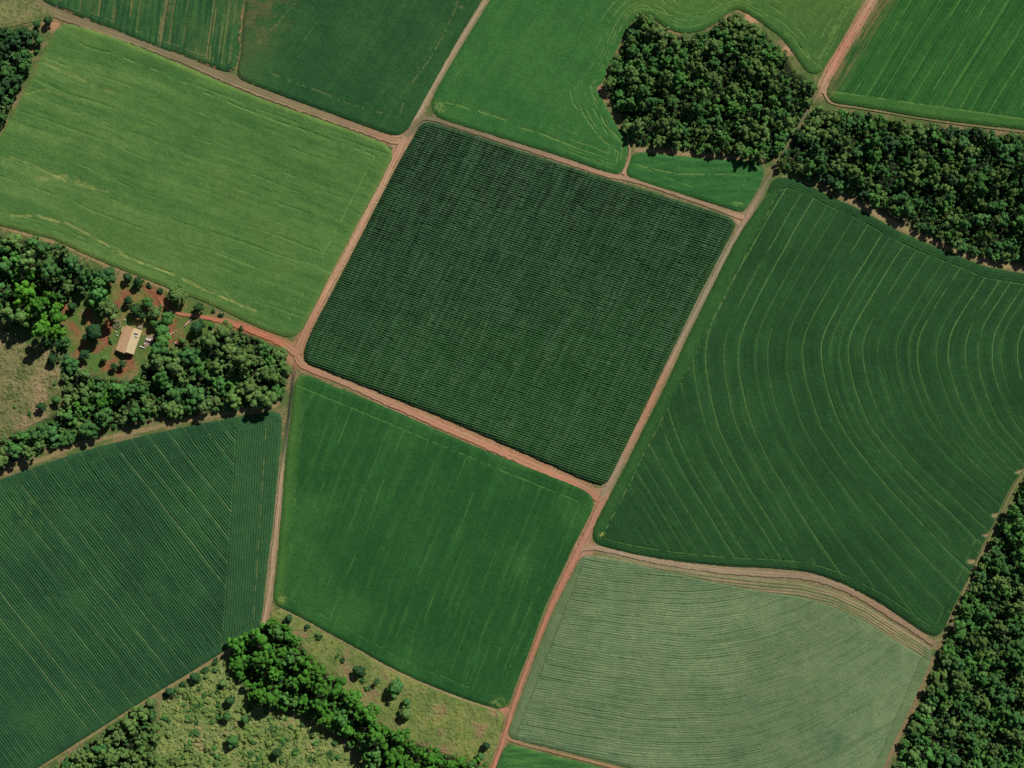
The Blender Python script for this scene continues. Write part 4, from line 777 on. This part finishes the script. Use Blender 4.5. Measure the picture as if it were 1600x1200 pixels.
def flat_poly(name, pts, z0, z1, mat):
    n = len(pts); V = [W(x, y, z0) for x, y in pts] + [W(x, y, z1) for x, y in pts]
    return py_obj(name, V, [tuple(range(n, 2 * n))[::-1], tuple(range(n))] + [(i, n + i, n + (i + 1) % n, (i + 1) % n) for i in range(n)], mat)
tag(flat_poly("patio", [(224.5,541),(228,527),(234,524.5),(244,523),(244,527),(237,535),(229,543)], -.05, .22, M_pave), "brown paved patio right of the farmhouse", "patio", kind="structure")
tag(flat_poly("path", [(214,511),(217,505),(222,504),(223,511),(221,514)], -.05, .2, M_pave), "short paved path at the upper right of the farmhouse", "path", kind="structure")
def tank(x, y, r, h, label):
    o = empty("water_tank", W(x, y, .22)); tag(o, label, "water tank", "white tanks on the patio")
    py_obj("drum", *lathe([(r * .94, 0), (r, .1), (r, h * .8), (r * .8, h)]), M_white, o); py_obj("lid", *lathe([(r * .35, h), (r * .35, h + .1), (r * .3, h + .14)], 14), M_stone, o)
tank(230.2, 530.4, .62, 1.2, "left one of two white tanks side by side on the patio"); tank(234.6, 531.5, .72, 1.3, "right one of two white tanks side by side on the patio"); tank(226.6, 537.4, .45, .9, "smallest white tank at the lower end of the patio")
def beam(name, p, q, wd, ht, mat, label, cat, z=.05):
    a = np.array(W(*p)[:2]); b = np.array(W(*q)[:2]); d = (b - a) / np.linalg.norm(b - a); n = np.array([-d[1], d[0]]) * wd / 2
    V = []
    for zz, k2 in ((z, 1.0), (z + ht * .7, 1.0), (z + ht, .6)):
        for e in (a + n * k2, b + n * k2 * .85, b - n * k2 * .85, a - n * k2): V.append((e[0], e[1], zz))
    F = [(3, 2, 1, 0), (8, 9, 10, 11)] + [(4 * j + i, 4 * j + (i + 1) % 4, 4 * j + 4 + (i + 1) % 4, 4 * j + 4 + i) for j in range(2) for i in range(4)]
    return tag(py_obj(name, V, F, mat), label, cat)
beam("bench", (218.5, 541), (226.5, 544), .55, .5, M_white, "white bench like slab just right of the sunlit-coloured roof slope", "bench")
beam("log", (262, 525), (273, 519), .7, .5, M_log, "pinkish log lying on the grass right of the patio tree", "log")
beam("log", (290, 508), (297, 501), .8, .5, M_log, "reddish brown log under the driveway", "log")
beam("beam", (177, 486), (183, 489), .4, .3, M_stone, "pale beam across the red earth path above the farmhouse", "beam")
for x, y, r, lb in ((298.5, 499.5, .55, "white boulder at the upper end of the reddish brown log"), (289, 510, .4, "small white boulder at the lower end of the reddish brown log"), (275.5, 518, .4, "white boulder at the end of the pinkish log"), (274.5, 536, .5, "tiny pale boulder by the bare earth at the wood edge")):
    V, F = lathe([(r * .8, -.1), (r, .15), (r * .85, .4), (r * .4, .58)], 9); rr = random.Random(int(x)); V = [(a * rr.uniform(.8, 1.15), b * rr.uniform(.8, 1.15), c) for a, b, c in V]
    tag(py_obj("boulder", V, F, M_stone if r < .5 else M_white, None, W(x, y, 0)), lb, "boulder")
M_earthstone = plain("earthy_stone", (.22, .19, .13), 5, .5)
# stone-edged round flower bed at the upper left of the house
bed = empty("flower_bed", W(183, 507, 0)); tag(bed, "round stone edged flower bed at the upper left of the farmhouse", "flower bed")
V, F = lathe([(2.25, 0), (2.3, .4), (1.95, .42), (1.9, .1)], 26); py_obj("stone_edge", V, F[:-2], M_earthstone, bed); py_obj("soil", *lathe([(1.9, 0), (1.88, .22)], 24), M_patioearth, bed)
for i in range(6):
    a = i * 1.05; o = bpy.data.objects.new("plant", BUSH['olive'][i % 3]); scene.collection.objects.link(o); o.parent = bed; s_ = .38 + .1 * (i % 3); o.scale = (s_, s_, s_); o.location = (1.15 * math.cos(a), 1.15 * math.sin(a), .4)
for i, (x, y) in enumerate(((195, 500), (182, 519), (183.5, 524))):
    V, F = lathe([(.5, -.1), (.6, .1), (.5, .35), (.2, .5)], 8); tag(py_obj("boulder", V, F, M_stone, None, W(x, y, 0)), ["pale boulder right of the round flower bed", "pale boulder below the round flower bed", "lower pale boulder beside the farmhouse left wall"][i], "boulder")
